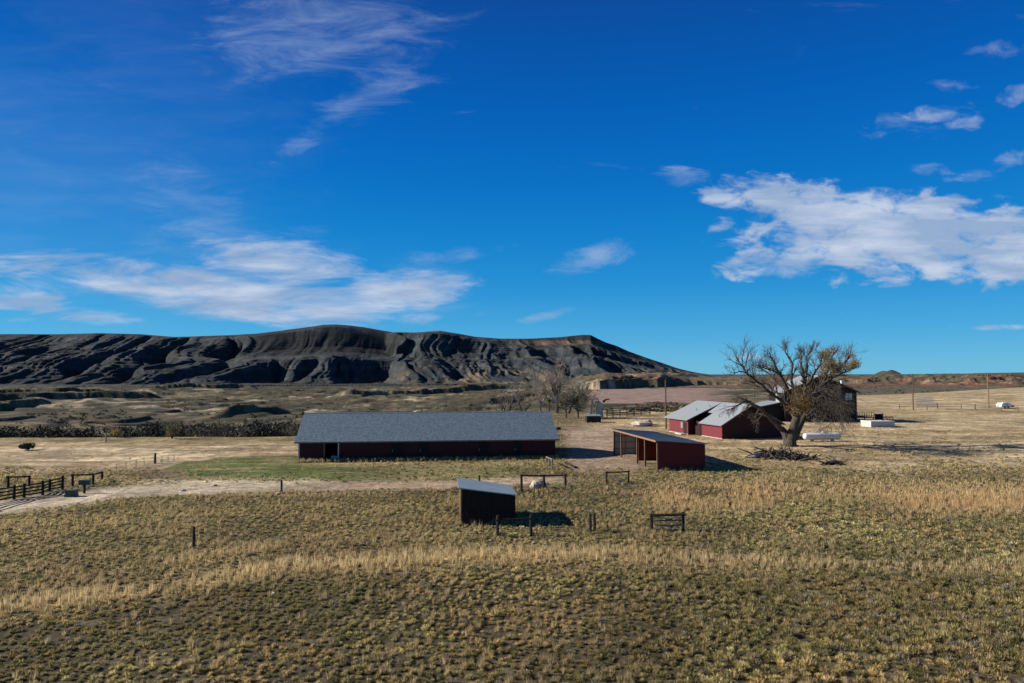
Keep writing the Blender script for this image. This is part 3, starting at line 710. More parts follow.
def ranch_house():
    o = root_at('ranch_house', 'single storey red house with a pale grey roof and a notched porch', 'house', hA, HRZ)
    W_, L_ = 11.6, 17.0; e = 2.55; zr = 5.75; mid = 5.7; Ls = 6.35   # local x across, y along the ridge
    pj = -1.2; e2 = 2.8
    # gable end near the camera
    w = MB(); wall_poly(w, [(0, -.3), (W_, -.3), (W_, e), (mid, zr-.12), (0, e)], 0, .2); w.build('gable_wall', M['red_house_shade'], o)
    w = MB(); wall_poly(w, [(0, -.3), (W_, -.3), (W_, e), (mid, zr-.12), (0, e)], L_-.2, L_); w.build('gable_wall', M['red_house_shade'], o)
    w = MB(); w.box(0, .2, .202, Ls, -.3, e-.03); w.build('front_wall', M['red_house'], o)
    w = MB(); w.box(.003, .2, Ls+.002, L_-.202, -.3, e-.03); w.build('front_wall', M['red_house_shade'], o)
    w = MB(); w.box(W_-.2, W_, .202, L_-.202, -.3, e-.03); w.build('back_wall', M['red_house'], o)
    ys = 9.1    # porch notch between Ls and ys, projecting wing from ys on
    w = MB(); w.box(pj, pj+.2, ys, L_-1.0, -.3, e2-.03); fw = w.build('wing_wall', M['red_house'], o)
    # wing side wall toward the camera, top follows the shallow roof
    def zs(x): return e2+(x-pj)*(zr-e2)/(mid-pj)
    for y in (ys, L_-1.2):
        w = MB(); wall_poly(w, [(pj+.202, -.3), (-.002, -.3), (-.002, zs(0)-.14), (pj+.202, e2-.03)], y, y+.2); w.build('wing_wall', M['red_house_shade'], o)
    # roof
    k = (zr-e)/mid; oh = .55; th = .14
    r = MB(); ze = e-k*oh+.06
    r.slab([(-oh, -.55, ze), (mid, -.55, zr+.06), (mid, Ls+.3, zr+.06), (-oh, Ls+.3, ze)], th)
    r.slab([(mid, -.55, zr+.06), (W_+oh, -.55, ze), (W_+oh, L_+.45, ze), (mid, L_+.45, zr+.06)], th)
    k2 = (zr-e2)/(mid-pj); x2 = pj-.5; z2 = e2-k2*.5+.075
    r.slab([(x2, ys-.45, z2), (mid, ys-.45, zr+.075), (mid, L_+.45, zr+.075), (x2, L_+.45, z2)], th)
    # strip of steep roof in the notch
    xa = mid*.45; r.slab([(xa, Ls+.302, e+k*xa+.06), (mid, Ls+.302, zr+.06), (mid, ys-.452, zr+.06), (xa, ys-.452, e+k*xa+.06)], th)
    ro = r.build('roof', M['roof_light'], o)
    g = MB()
    for (xa_, za_, xb_, zb_) in ((-oh, ze, mid, zr+.06), (W_+oh, ze, mid, zr+.06)):
        g.hull8([(xa_, -.60, za_-.20), (xb_, -.60, zb_-.20), (xb_, -.553, zb_-.20), (xa_, -.553, za_-.20), (xa_, -.60, za_+.01), (xb_, -.60, zb_+.01), (xb_, -.553, zb_+.01), (xa_, -.553, za_+.01)])
    g.build('barge_board', M['post_grey'], ro)
    for (x, y) in ((3.5, 9.5), (4.8, 12.6), (4.9, 3.5), (1.9, 11.4), (1.5, 3.2), (3.6, 2.6)):
        z = (zs(x) if y > ys else e+k*x)
        p = MB(); p.tube([(x, y, z-.05), (x, y, z+.55 if y != 12.6 else z+.4)], .07, 8); p.build('vent_pipe', M['steel'] if x < 4 else M['trim_white'], ro)
    # foundation
    f = MB(); f.box(-.06, -.003, -.02, Ls, -.3, .10); f.box(pj-.06, pj-.003, ys, L_-1, -.3, .12); f.build('foundation', M['gravel'], o)
    # corner boards, window, door in the projecting wing
    c = MB(); c.box(-.05, -.003, -.05, .12, .22, e-.1); c.build('corner_board', M['red_house'], o)
    d = MB(); d.box(pj-.05, pj-.003, ys+.5, ys+1.5, .05, 2.15); dd = d.build('door', M['house_dark'], o)
    h = MB(); h.tube([(pj-.09, ys+.6, 1.05), (pj-.052, ys+.6, 1.05)], .04, 8); h.build('handle', M['steel'], dd)
    window(o, ys+1.9, ys+2.5, 1.1, 2.1, pj, 'y', 'glass', 'post_grey')
    window(o, 6.6, 7.8, 1.2, 1.8, 0, 'x', 'dark', 'post')
    s = MB(); s.box(pj-1.2, pj-.07, ys+.4, ys+2.6, -.1, .16); s.build('door_step', M['gravel'], o)
    dr = MB(); dr.box(.2, .26, Ls+.4, Ls+1.3, 0, 2.05)
    pd = MB(); pd.box(-.05, -.001, Ls+.5, Ls+1.4, .05, 2.1); pd.build('door', M['house_dark'], o)
M['red_house_shade'] = mat('red_house_siding_shade', (.036,.007,.008), .65, var=.15, scale=1.5, wave=('Z', 2.2, .7))  # same house siding, with the shade of these walls put into the colour
ranch_house()

def big_house():
    o = root_at('two_storey_house', 'tall dark house with a steep gable behind the big bare cottonwood', 'house', dA, DRZ)
    W_, D_ = 17.0, 8.5; e = 7.0; zr = 10.7; mid = 8.5
    w = MB(); wall_poly(w, [(0,-.3),(W_,-.3),(W_,e),(mid,zr-.15),(0,e)], 0, .25); w.build('gable_wall', M['house_dark'], o)
    w = MB(); wall_poly(w, [(0,-.3),(W_,-.3),(W_,e),(mid,zr-.15),(0,e)], D_-.25, D_); w.build('gable_wall', M['house_dark'], o)
    w = MB(); w.box(0, .25, .252, D_-.252, -.3, e-.05); w.build('side_wall', M['house_dark'], o)
    w = MB(); w.box(W_-.25, W_, .252, D_-.252, -.3, e-.05); w.build('side_wall', M['house_dark'], o)
    r = MB(); k = (zr-e)/mid; ze = e-k*.6+.08
    r.slab([(-.6,-.6,ze),(mid,-.6,zr+.08),(mid,D_+.6,zr+.08),(-.6,D_+.6,ze)], .16)
    r.slab([(mid,-.6,zr+.08),(W_+.6,-.6,ze),(W_+.6,D_+.6,ze),(mid,D_+.6,zr+.08)], .16)
    ro = r.build('roof', M['roof_light'], o)
    g = MB()
    for (xa_, za_, xb_, zb_) in ((-.6, ze, mid, zr+.08), (W_+.6, ze, mid, zr+.08)):
        g.hull8([(xa_,-.66,za_-.25),(xb_,-.66,zb_-.25),(xb_,-.604,zb_-.25),(xa_,-.604,za_-.25),(xa_,-.66,za_+.02),(xb_,-.66,zb_+.02),(xb_,-.604,zb_+.02),(xa_,-.604,za_+.02)])
    g.build('barge_board', M['dark'], ro)
    c = MB(); cx = 16.5; zc = e+(W_-cx)*k; c.box(cx-.25, cx+.25, 5.0, 5.5, zc-.4, zc+2.1); c.box(cx-.32, cx+.32, 4.93, 5.57, zc+2.102, zc+2.22); c.build('chimney', M['tank_white'], ro)
    window(o, 14.4, 15.9, 5.0, 6.5, 0, 'x', 'glass', 'post_grey'); window(o, 12.0, 12.9, 5.2, 6.5, 0, 'x', 'glass_dark', 'post_grey'); window(o, 5.0, 7.0, 5.1, 6.6, 0, 'x', 'glass_dark', 'post_grey')
    window(o, 11.6, 13.2, 1.6, 2.9, 0, 'x', 'glass_dark', 'post'); window(o, 5, 7, 1.6, 2.9, 0, 'x', 'glass_dark', 'post')
    window(o, 3.0, 4.6, 4.6, 6.2, 0, 'y')
    c = MB(); c.box(W_-.10, W_+.05, -.05, -.003, -.3, e-.2); c.box(W_+.003, W_+.05, -.003, .12, -.3, e-.2); c.build('corner_board', M['post_grey'], o)
    # low wing on the left
    x0 = -6.5
    w = MB(); wall_poly(w, [(x0,-.3),(-.01,-.3),(-.01,4.4),(x0,3.2)], 1.5, 1.7); w.box(x0, x0+.2, 1.702, 9, -.3, 3.15); w.build('wing_wall', M['house_dark'], o)
    r = MB(); r.slab([(x0-.4, 1.1, 3.2),(-.02, 1.1, 4.55),(-.02, 9.4, 4.55),(x0-.4, 9.4, 3.2)], .12); r.build('wing_roof', M['roof_light'], o)
    # deck on the right with railing
    d = MB(); d.box(W_+.06, W_+4.8, 1.0, 9.0, .75, .9)
    for x in (W_+.3, W_+2.5, W_+4.6): d.box(x-.08, x+.08, 1.1, 1.26, -.3, .748)
    dk = d.build('deck', M['post'], o)
    ra = MB()
    for i in range(9):
        x = W_+.2+i*.56; ra.box(x-.05, x+.05, 1.0, 1.08, .903, 1.95)
    ra.box(W_+.1, W_+4.8, .95, 1.13, 1.953, 2.03); ra.box(W_+.1, W_+4.8, 1.09, 1.12, 1.2, 1.28); ra.build('railing', M['post'], dk)
big_house()

# ------------------------------------------------------------------ trees
def rvec(rs): return Vector((rs.uniform(-1,1), rs.uniform(-1,1), rs.uniform(-1,1)))
class Tree:
    def __init__(s, seed, rmin=.010): s.rmin = rmin; s.rs = random.Random(seed); s.wood = MB(); s.twig = MB(); s.tips = []
    def grow(s, p, d, L, r, lvl, maxl, spread=.75, up=.12, kids=(3,5), tw=.5):
        rs = s.rs; n = 4 if lvl < maxl else 3
        pts = [p]; rad = [r]; q = Vector(p); dd = Vector(d).normalized()
        for i in range(n):
            dd = (dd+rvec(rs)*.24+Vector((0,0,up))).normalized(); q = q+dd*L/n; pts.append(q.copy()); rad.append(max(r*(1-.72*(i+1)/n), s.rmin))
        (s.wood if r > .045 else s.twig).tube(pts, rad, 6 if r > .08 else (4 if r > .04 else 3), cap=False)
        s.tips.append(pts[-1])
        if lvl >= maxl: return
        for c in range(rs.randint(*kids)):
            i = rs.randint(1, n); f = pts[i]; dl = (pts[i]-pts[i-1]).normalized()
            nd = (dl+rvec(rs)*spread+Vector((0,0,up))).normalized()
            s.grow(f, nd, L*rs.uniform(.5,.78), max(rad[i]*rs.uniform(.55,.85), s.rmin*1.2), lvl+1, maxl, spread, up, kids, tw)
    def limb(s, pts, r0, r1, side=6, maxl=3, kids=(4,6), blen=.3, spread=.8, up=.12, start=.25, endk=3):
        """a main limb through given points, with side branches"""
        rs = s.rs; P = [Vector(p) for p in pts]; Q = []; 
        for i in range(len(P)-1):
            for k in range(3):
                t = k/3; v = P[i].lerp(P[i+1], t)
                if Q: v = v+rvec(rs)*.10
                Q.append(v)
        Q.append(P[-1]); n = len(Q); r0 *= .88; rad = [(r0+(r1-r0)*(i/(n-1))**.75)*(1+.12*math.sin(i*2.3)) for i in range(n)]
        s.wood.tube(Q, rad, 8, cap=True)
        tot = sum((Q[i+1]-Q[i]).length for i in range(n-1))
        for k in range(side):
            t = start+(1-start)*(k+rs.random())/side; i = min(n-2, int(t*(n-1))); dl = (Q[i+1]-Q[i]).normalized()
            nd = (dl*.6+rvec(rs)*spread+Vector((0,0,up*2))).normalized()
            s.grow(Q[i], nd, max(1.2, tot*blen*rs.uniform(.6,1.2)), max(rad[i]*.55, .035), 1, maxl, spread, up, kids)
        for k in range(endk):
            dl = (Q[-1]-Q[-2]).normalized()
            s.grow(Q[-1], (dl+rvec(rs)*.5).normalized(), max(1.2, tot*blen*.9), rad[-1]*.8, 1, maxl, spread, up, kids)
    def leaves(s, centers, n, rad, size, flat=1.0):
        rs = s.rs; mb = MB()
        for c in centers:
            c = Vector(c)
            for k in range(n):
                p = c+Vector((rs.gauss(0,rad), rs.gauss(0,rad), rs.gauss(0,rad*flat)))
                a = rvec(rs).normalized()*size*rs.uniform(.6,1.3); b = a.cross(rvec(rs)).normalized()*size*rs.uniform(.5,1)
                mb.add([p-a*.5, p+b*.4, p+a*.6, p-b*.4], [(0,1,2,3)])
        return mb

def big_tree():
    B = GT(790.5, 446); D = B.y
    def P(px, py, dy=0): return AT(px, py, D+dy)
    T = Tree(11, .015)
    # main trunk: two merged stems
    T.wood.tube([B+Vector((0,0,-.4)), P(790,444), P(791,438), P(793,430), P(796,420), P(799,412)], [1.2,.95,.72,.68,.60,.52], 12)
    T.wood.tube([B+Vector((-.2,.3,-.3)), P(788,441,.3), P(786,434,.4), P(781,428,.5)], [.9,.72,.60,.45], 10)
    T.wood.tube([P(793,438,.5), P(797,430,1), P(802,421,2), P(807,412,3)], [.75,.6,.45,.32], 9)
    # limbs (image positions surveyed, depths spread round the trunk)
    L_ = T.limb
    L_([P(782,430,.4), P(772,420,-1), P(762,409,-2.5), P(753,403,-4), P(744,401,-5), P(738,405,-5.5)], .46, .12, 9, 3, blen=.16, up=-.05)
    L_([P(797,416), P(789,408,-1), P(780,400,-2), P(770,392,-3.5), P(758,382,-5), P(748,374,-6), P(742,366,-7)], .42, .11, 11, 3, blen=.18)
    L_([P(748,374,-6), P(741,371,-7), P(735,373,-8)], .13, .07, 3, 3, blen=.4)
    L_([P(796,420), P(788,406,2), P(779,396,4), P(770,386,5), P(758,380,6.5)], .32, .09, 8, 3, blen=.22)
    L_([P(799,412), P(795,400,-1), P(787,388,-2), P(781,376,-2.5), P(776,367,-3), P(773,360,-3)], .46, .11, 11, 3, blen=.15)
    L_([P(781,376,-2.5), P(772,370,-4), P(764,368,-5)], .18, .08, 6, 3, blen=.35)
    L_([P(790,392,-1.5), P(782,384,0), P(772,376,1.5), P(764,370,2.5)], .24, .08, 7, 3, blen=.3)
    L_([P(799,412), P(799,400,1), P(793,388,2), P(791,376,3), P(793,364,3), P(789,358,3), P(786,353,3)], .40, .09, 9, 3, blen=.14)
    L_([P(800,410), P(804,398,-1), P(806,386,-1.5), P(803,374,-2), P(801,364,-2), P(801,355,-2)], .48, .10, 11, 3, blen=.14)
    L_([P(804,392,-1), P(806,378,0), P(808,366,1), P(806,359,1.5), P(810,353,2)], .26, .08, 7, 3, blen=.2)
    L_([P(806,386,-1.5), P(812,378,-3), P(818,369,-4), P(821,362,-5)], .24, .08, 7, 3, blen=.25)
    L_([P(803,410,1), P(811,398,2), P(819,387,3), P(829,378,4), P(838,370,5), P(846,362,6)], .42, .11, 10, 3, blen=.2)
    L_([P(824,383,3.5), P(834,377,2), P(843,373,1), P(851,370,0)], .22, .08, 8, 3, blen=.25)
    L_([P(822,386,3.2), P(826,376,4), P(828,366,5), P(832,358,5)], .22, .08, 7, 3, blen=.25)
    L_([P(805,408,0), P(814,402,-2), P(822,396,-4), P(831,394,-5), P(838,400,-6)], .34, .09, 8, 3, blen=.3, up=-.1)
    L_([P(806,416,1), P(816,410,3), P(826,404,5), P(836,406,7)], .28, .08, 8, 3, blen=.35, up=-.12)
    L_([P(806,400,0), P(817,390,1), P(828,386,4), P(838,388,6)], .24, .08, 8, 3, blen=.38, up=-.08)
    L_([P(804,404,-2), P(812,394,-4), P(822,389,-6), P(830,392,-7)], .22, .08, 8, 3, blen=.38, up=-.08)
    o = thing('cottonwood_tree', 'huge gnarled nearly leafless cottonwood tree beside the red house and white tank', 'tree', tuple(B))
    T.wood.build('trunk', M['bark'], o, True, B)
    cr = T.twig.build('crown', M['twig_dark'], o, False, B)
    rs = T.rs
    # remaining golden leaves in clumps near real twig tips
    def near(px, py, rr):
        out = []
        for t in T.tips:
            a, b = PXY(t.x, t.y, t.z)
            if (a-px)**2+(b-py)**2*1.2 < rr*rr: out.append(t)
        return out
    gold = near(832,358,11)+near(848,362,9)+near(826,370,9)+near(838,366,9)
    rs.shuffle(gold); T.leaves(gold[:int(len(gold)*.5)], 11, .27, .19).build('leaves', M['leaf_gold'], cr, wrld=B)
    low = [P(800+rs.gauss(0,6.5), 402+rs.gauss(0,7.5), rs.uniform(-4.5,-1.5)) for _ in range(95)]
    T.leaves(low, 17, .38, .20).build('leaves', M['leaf_gold'], cr, wrld=B)
    ol = near(828,400,18)+near(822,385,10)
    rs.shuffle(ol); T.leaves(ol[:60], 8, .4, .15).build('leaves', M['leaf_olive'], cr, wrld=B)
    gr = near(762,402,9)+near(776,370,8)
    rs.shuffle(gr); T.leaves(gr[:40], 6, .4, .13).build('leaves', M['leaf_gold'], cr, wrld=B)
    # small sprouting sapling in front of the tank
    return D
big_tree()

def bare_tree(name, label, px, py, Yd, h, seed, lean=0., wood='bark', tw='twig', n=4, spread=.75, r=.3, group=None, maxl=4, leaf=None, kids=(3,4), z=None, cat='tree'):
    p = AT(px, py, Yd); zz = gz(p.x, Yd) if z is None else z
    B = Vector((p.x, Yd, zz)); T = Tree(seed, .028 if Yd > 150 else .012); rs = T.rs
    top = AT(px, py, Yd).z+h*(1.22 if Yd > 150 else 1) if z is None else z+h
    H = top-zz
    tr = H*.35
    q = B+Vector((lean*tr, 0, tr))
    T.wood.tube([B+Vector((0,0,-.4)), B.lerp(q, .5)+rvec(rs)*.1, q], [r*1.25, r, r*.8], 8)
    for i in range(n):
        a = 2*math.pi*(i+rs.random()*.6)/n
        d = Vector((math.cos(a)*spread+lean, math.sin(a)*spread, 1.0))
        T.grow(q-Vector((0,0,tr*.35*rs.random())), d, (H-tr)*.62*rs.uniform(.8,1.1), r*.62, 1, maxl, .7, .08, kids)
    o = thing(name, label, cat, tuple(B), 0, group)
    T.wood.build('trunk', M[wood], o, False, B); c = T.twig.build('crown', M[tw], o, False, B)
    if leaf:
        m, k, sz = leaf; tp = list(T.tips); rs.shuffle(tp)
        T.leaves(tp[:k], 10, .45, sz).build('leaves', M[m], c, wrld=B)
    return o
# trees beyond the long barn
bare_tree('bare_tree', 'dead forked tree standing alone behind the long barn roof', 436, 404, 205, 5.0, 21, n=3, spread=.95, r=.26, wood='bark_dark', maxl=3)
bare_tree('bare_tree', 'low spreading leafless tree left of the grove behind the long barn', 506, 404, 205, 6.2, 22, n=7, spread=.9, r=.28, wood='bark', tw='twig', maxl=4)
bare_tree('bare_tree', 'pale leafless cottonwood rising at the left end of the grove behind the barn', 540, 404, 210, 9.0, 23, n=5, r=.34, wood='bark_pale', tw='twig', maxl=4, kids=(3,5))
bare_tree('bare_tree', 'tall twiggy cottonwood in the middle of the grove past the barn roof corner', 557, 411, 195, 10.3, 24, n=6, r=.38, tw='twig_brown', maxl=4, kids=(3,5))
bare_tree('bare_tree', 'leaning dark limbed cottonwood over the grove, nearest the dry lake bed', 568, 412, 190, 9.0, 25, lean=.45, n=6, r=.32, wood='bark_dark', tw='twig_brown', maxl=4, kids=(3,4))
bare_tree('bushy_tree', 'rounded grey twiggy bush tree at the barn end of the grove', 566, 415, 172, 5.6, 26, n=8, spread=1.2, r=.2, maxl=4, leaf=('leaf_grey', 260, .2), kids=(3,4), tw='twig_brown')
bare_tree('bushy_tree', 'dark leafy bush tree beside the small black shed', 578, 416, 172, 5.0, 27, n=7, spread=1.2, r=.2, maxl=4, leaf=('leaf_dark', 300, .24), kids=(3,4))
bare_tree('bare_tree', 'small reddish leafless tree behind the hollow dead stump', 594, 408, 182, 4.8, 28, n=5, spread=.7, r=.12, maxl=3, wood='bark_dark', tw='twig_brown')
bare_tree('sapling', 'scraggly sapling behind the white propane tank', 819, 433, 122, 3.2, 29, n=5, spread=.5, r=.07, maxl=3, leaf=('leaf_olive', 40, .14))
bare_tree('bare_tree', 'slim brown leafless tree between the two tallest trees of the grove', 549, 408, 200, 8.2, 33, n=6, r=.2, tw='twig_brown', maxl=4, kids=(3,5))
bare_tree('bare_tree', 'grey leafless tree with a low dark bough between the low spreading tree and the grove', 522, 404, 208, 6.0, 34, n=5, spread=.9, r=.22, wood='bark_dark', tw='twig_brown', maxl=4)
bare_tree('bare_tree', 'faint brown scrub tree left of the low spreading tree behind the barn', 497, 404, 230, 3.6, 35, n=5, spread=1.1, r=.14, maxl=3, tw='twig_brown')
g0 = None
for i_, (px_, Y_, sc_, rz_) in enumerate([(218,128,1,0),(236,133,.9,1),(247,127,1.1,2.2),(262,136,1.05,3.1),(275,130,.85,4),(288,127,.95,5),(298,134,.8,5.6),(196,129,.8,2.8),(62,130,.75,1.7),(140,133,.8,.6)]):
    if g0 is None:
        g0 = bare_tree('draw_tree', 'grey leafless tree standing in the dark thicket along the draw', px_, 437, Y_, 2.4, 61, n=7, spread=.8, r=.16, maxl=3, tw='leaf_grey', wood='bark', kids=(3,5), group='leafless trees in the thicket'); z0_ = g0.location.z
    else:
        c_ = g0.copy(); COL.objects.link(c_); x_ = (px_-512)/F*Y_; c_.location = (x_, Y_, gz(x_, Y_)+.3); c_.rotation_euler = (0,0,rz_)
        k_ = (AT(px_, 425, Y_).z-c_.location.z)/ (AT(218, 424, 128).z-z0_)*(.95+.1*sc_); c_.scale = (k_, k_, k_)
        for ch in list(g0.children):
            d_ = ch.copy(); COL.objects.link(d_); d_.parent = c_
bare_tree('bare_tree', 'small grey leafless tree beyond the middle of the long barn', 484, 403, 215, 3.2, 30, n=5, spread=1.1, r=.14, maxl=3, tw='twig')

# cottonwood thicket along the draw at the left
def thicket():
    rs = np.random.RandomState(5); out = MB(); acc = []
    rng = random.Random(9)
    T = Tree(41)
    def ball(cx, cy, cz, rx, rz, n, sz, col):
        u = rs.randn(n, 3); u /= np.linalg.norm(u, axis=1)[:, None]; u *= (.55+.5*rs.rand(n, 1))
        u[:, 2] = np.abs(u[:, 2])*1.0
        C = np.array([cx, cy, cz])+u*np.array([rx, rx, rz])
        a = rs.randn(n, 3)*sz; b = rs.randn(n, 3)*sz
        V = np.stack([C-a*.5, C+b*.5, C+a*.5], 1).reshape(-1, 3)
        c = np.repeat((np.array(col)*(1+(rs.rand(n, 1)-.5)*.8)), 3, 0)
        acc.append((V, c))
    cols = [(.040,.045,.026), (.055,.055,.032), (.075,.068,.048), (.14,.12,.095), (.035,.042,.028), (.05,.06,.028), (.10,.085,.06)]
    for i in range(420):
        px = rng.uniform(-260, 335); Y = rng.uniform(127, 172)
        x = (px-512)/F*Y; z = gz(x, Y)
        top = AT(px, 0, Y)
        tgt = CAMH-(np.interp(px, [-260,0,60,150,230,300,335], [424,425,425,422,421,421,423])-372.8+rng.uniform(-1.5, 4)+9*(fbm(np.array([px/16]), np.array([3.3]), 3, 55)[0]-.42))*Y/F
        h = tgt-z
        if h < 1.5: continue
        w = rng.uniform(1.3, 2.6)
        col = cols[rng.choice([0,0,1,4,4,5,2,3,6] if px < 215 else [0,1,2,3,3,6,6,4])]
        ball(x, Y, tgt-7.0 if h > 8 else z, w*1.15, 7.0 if h > 8 else h, 420, .36, col)
    M['foliage'] = mat('foliage', (1,1,1), .9, var=.15, scale=.5, attr='tint', spec=.1)
    stuff_mesh('thicket', acc, 'dark tangled brush and low trees filling the draw beyond the pale field', 'thicket', M['foliage'])
thicket()
def bush(name, label, px, py, Yd, w, h, mkey, seed, n=500, sz=.22, group=None, cat='bush'):
    p = AT(px, py, Yd); z = gz(p.x, Yd); B = Vector((p.x, Yd, z)); T = Tree(seed); rs = T.rs
    o = thing(name, label, cat, tuple(B), 0, group)
    for i in range(9):
        a = rs.random()*6.28; q = B+Vector((math.cos(a)*w*.6, math.sin(a)*w*.6, h*rs.uniform(.6,.95)))
        T.wood.tube([B+Vector((0,0,-.2)), B.lerp(q,.5)+rvec(rs)*.1, q], [.06*h/2,.035*h/2,.012], 4)
    T.wood.build('stems', M['bark_dark'], o, False, B)
    mb = MB(); lob = [(rs.uniform(-.5,.5)*w, rs.uniform(-.4,.4)*w, rs.uniform(.35,.7)*h, rs.uniform(.35,.6)) for _ in range(7)]
    for k in range(n):
        lx, ly, lz, lr = rs.choice(lob); d = rvec(rs).normalized()*rs.uniform(.6,1)
        c = B+Vector((lx+d.x*w*lr, ly+d.y*w*lr, max(.05, lz+d.z*h*lr*.75)))
        a = rvec(rs).normalized()*sz; b = a.cross(rvec(rs)).normalized()*sz*.7
        mb.add([c-a*.5, c+b*.4, c+a*.6, c-b*.4], [(0,1,2,3)])
    mb.build('leaves', M[mkey], o, wrld=B); return o
g1 = GT(172, 440); bush('round_bush', 'round olive green bush at the edge of the dark thicket', 172, 440, 117, 1.6, 2.6, 'leaf_olive', 51, 900)
bush('round_bush', 'pale grey bush standing out in front of the dark thicket', 225, 436, 121, 1.7, 2.8, 'leaf_grey', 52, 800)
bush('round_bush', 'small yellowish bush by the thin pole at the thicket edge', 117, 438, 119, 1.3, 1.7, 'leaf_gold', 53, 300)
g1 = GT(27.5, 450); bush('juniper_bush', 'low dark juniper bush alone in the pale left field', 27.5, 449.5, g1.y, 1.15, 1.0, 'leaf_dark', 54, 1400, .20)

# ------------------------------------------------------------------ posts, fences, poles
def post_at(name, label, px, pb, pt, w=.14, m='post', group=None, cat='post', tip=None, D=None):
    B = GT(px, pb); h = AT(px, pt, B.y).z-B.z
    o = thing(name, label, cat, tuple(B), 0, group)
    mb = MB(); mb.tube([(0,0,-.4), (0,0,h*.5), (random.uniform(-.03,.03),0,h)], [w/2*1.05, w/2, w/2*.92], 8); mb.build('shaft', M[m], o)
    if tip:
        mb = MB(); mb.tube([(0,0,h-.001), (0,0,h+.02)], w/2*.6, 8); mb.build('top_cap', M[tip], o)
    return o
post_at('fence_post', 'lone dark wooden post in the left pasture below the track', 193.5, 549, 526.5, .17)
post_at('fence_post', 'short dark post beside the track in front of the long barn end', 281.5, 493, 480, .20)
post_at('fence_post', 'stout dark post at the end of the wire fence in the pale field', 155, 463.5, 453, .26)
post_at('fence_post', 'short dark post poking up behind the small tin roofed shed', 479.5, 484, 475.5, .2)
post_at('steel_post', 'thin steel stake with a pale tip standing in the foreground brush', 666, 602, 575, .05, 'post', cat='stake', tip='tank_white')
post_at('fence_post', 'left of the two dark posts standing close together', 590.4, 532, 514, .20)
post_at('fence_post', 'right of the two dark posts standing close together', 594.6, 531, 513.5, .20)
wl = [(116,471,464),(126,469,461.5),(136,467,459),(144,465,457.5),(162,463,456),(168,462,455.5),(174,461.5,455)]
for px, b, t in wl:
    post_at('wire_fence_post', 'thin weathered stake of the wire fence crossing the pale left field', px, b, t, .06, 'post_grey', 'wire fence stakes in the pale field')
o_wire = None
def wires(name, label, pts, hs, cat='wire', r=.012, mk='steel'):
    P = [GT(a, b) for a, b in pts]; B = P[0]
    o = thing(name, label, cat, tuple(B))
    for h in hs:
        mb = MB(); mb.tube([p+Vector((0,0,h))-B for p in P], r, 4); mb.build('strand', M[mk], o)
wires('fence_wire', 'wire strands of the fence crossing the pale left field', [(a, b) for a, b, _ in wl[:4]]+[(155,463.5)]+[(a, b) for a, b, _ in wl[4:]], (.4, .8, 1.15))

def rail_frame(name, label, posts, rails, cat='fence', w=.17, rw=.12, m='post', group=None, extra=None):
    """posts: (px, bottom, top); rails: (i, j, frac_i, frac_j) fractions of the post height"""
    w *= 1.2; rw *= 1.3
    PB = [GT(px, b) for px, b, t in posts]; PH = [AT(px, t, P.y).z-P.z for (px, b, t), P in zip(posts, PB)]
    B = PB[0]; o = thing(name, label, cat, tuple(B), 0, group)
    for P, h in zip(PB, PH):
        q = P-B; mb = MB(); mb.tube([q+Vector((0,0,-.4)), q+Vector((0,0,h*.5)), q+Vector((random.uniform(-.02,.02),0,h))], [w/2, w/2, w/2*.9], 8); mb.build('post', M[m], o)
    for i, j, fi, fj in rails:
        a = PB[i]-B+Vector((0,-w*.55,PH[i]*fi)); b = PB[j]-B+Vector((0,-w*.55,PH[j]*fj)); d = (b-a).normalized()*.12
        mb = MB(); mid = (a+b)/2+Vector((0,0,-.015)); mb.tube([a-d, mid, b+d], rw/2, 6); mb.build('rail', M[m], o)
    if extra: extra(o, PB, PH, B)
    return o
rail_frame('brace_frame', 'two bay dark timber brace frame with one top rail, between small shed and long barn', [(521.5,491,474),(544,489,474.5),(565.5,487,474)], [(0,1,.93,.93),(1,2,.93,.93),(0,1,.05,.9)][:2], 'fence', .20)
rail_frame('brace_frame', 'dark timber brace frame in front of the small tin roofed shed', [(497.5,537,515.5),(531,535.5,514.5)], [(0,1,.80,.82)], 'fence', .17, .11)
def gate_wire(o, PB, PH, B):
    a = PB[0]-B; b = PB[1]-B
    for k, h in enumerate((.25,.5,.75,1.0,1.25)):
        mb = MB(); mb.tube([a+Vector((0,.1,h)), a.lerp(b,.55)+Vector((0,.1,h*.85)), b+Vector((0,.1,h*.5))], .014, 4); mb.build('wire', M['steel'], o)
rail_frame('brace_frame', 'timber frame strung with slack wire in front of the loafing shed', [(606.5,483.5,471.5),(628.5,482.5,470.5)], [(0,1,.93,.93)], 'fence', .16, .11, extra=gate_wire)
def feeder(o, PB, PH, B):
    a = PB[0]-B; b = PB[1]-B
    for h, sg in ((.98,.16),(.74,.05),(.42,.10)):
        p = a.lerp(b,.10)+Vector((0,.18,h)); q = a.lerp(b,.97)+Vector((0,.18,h+.02))
        mb = MB(); mb.tube([p, p.lerp(q,.5)-Vector((0,0,sg)), q], .055, 6); mb.build('slack_rail', M['post_grey'], o)
rail_frame('gate_frame', 'dark timber frame with sagging grey pipe rails alone in the pasture', [(651.5,531,513.5),(683,531.5,512)], [(0,1,.92,.90)], 'fence', .20, .15, extra=feeder)
rail_frame('hitching_rail', 'short slanted hitching rail by the right end of the long barn', [(546.5,463.5,457),(549.5,466,457.5),(552.5,469,459.5)], [(0,2,1.02,1.02)], 'rail', .16, .14, m='post_grey')
rail_frame('brace_frame', 'dark timber frame standing behind the corral fence at the left edge', [(8,489,476),(29,487,475.5)], [(0,1,.93,.93)], 'fence', .2, .13)
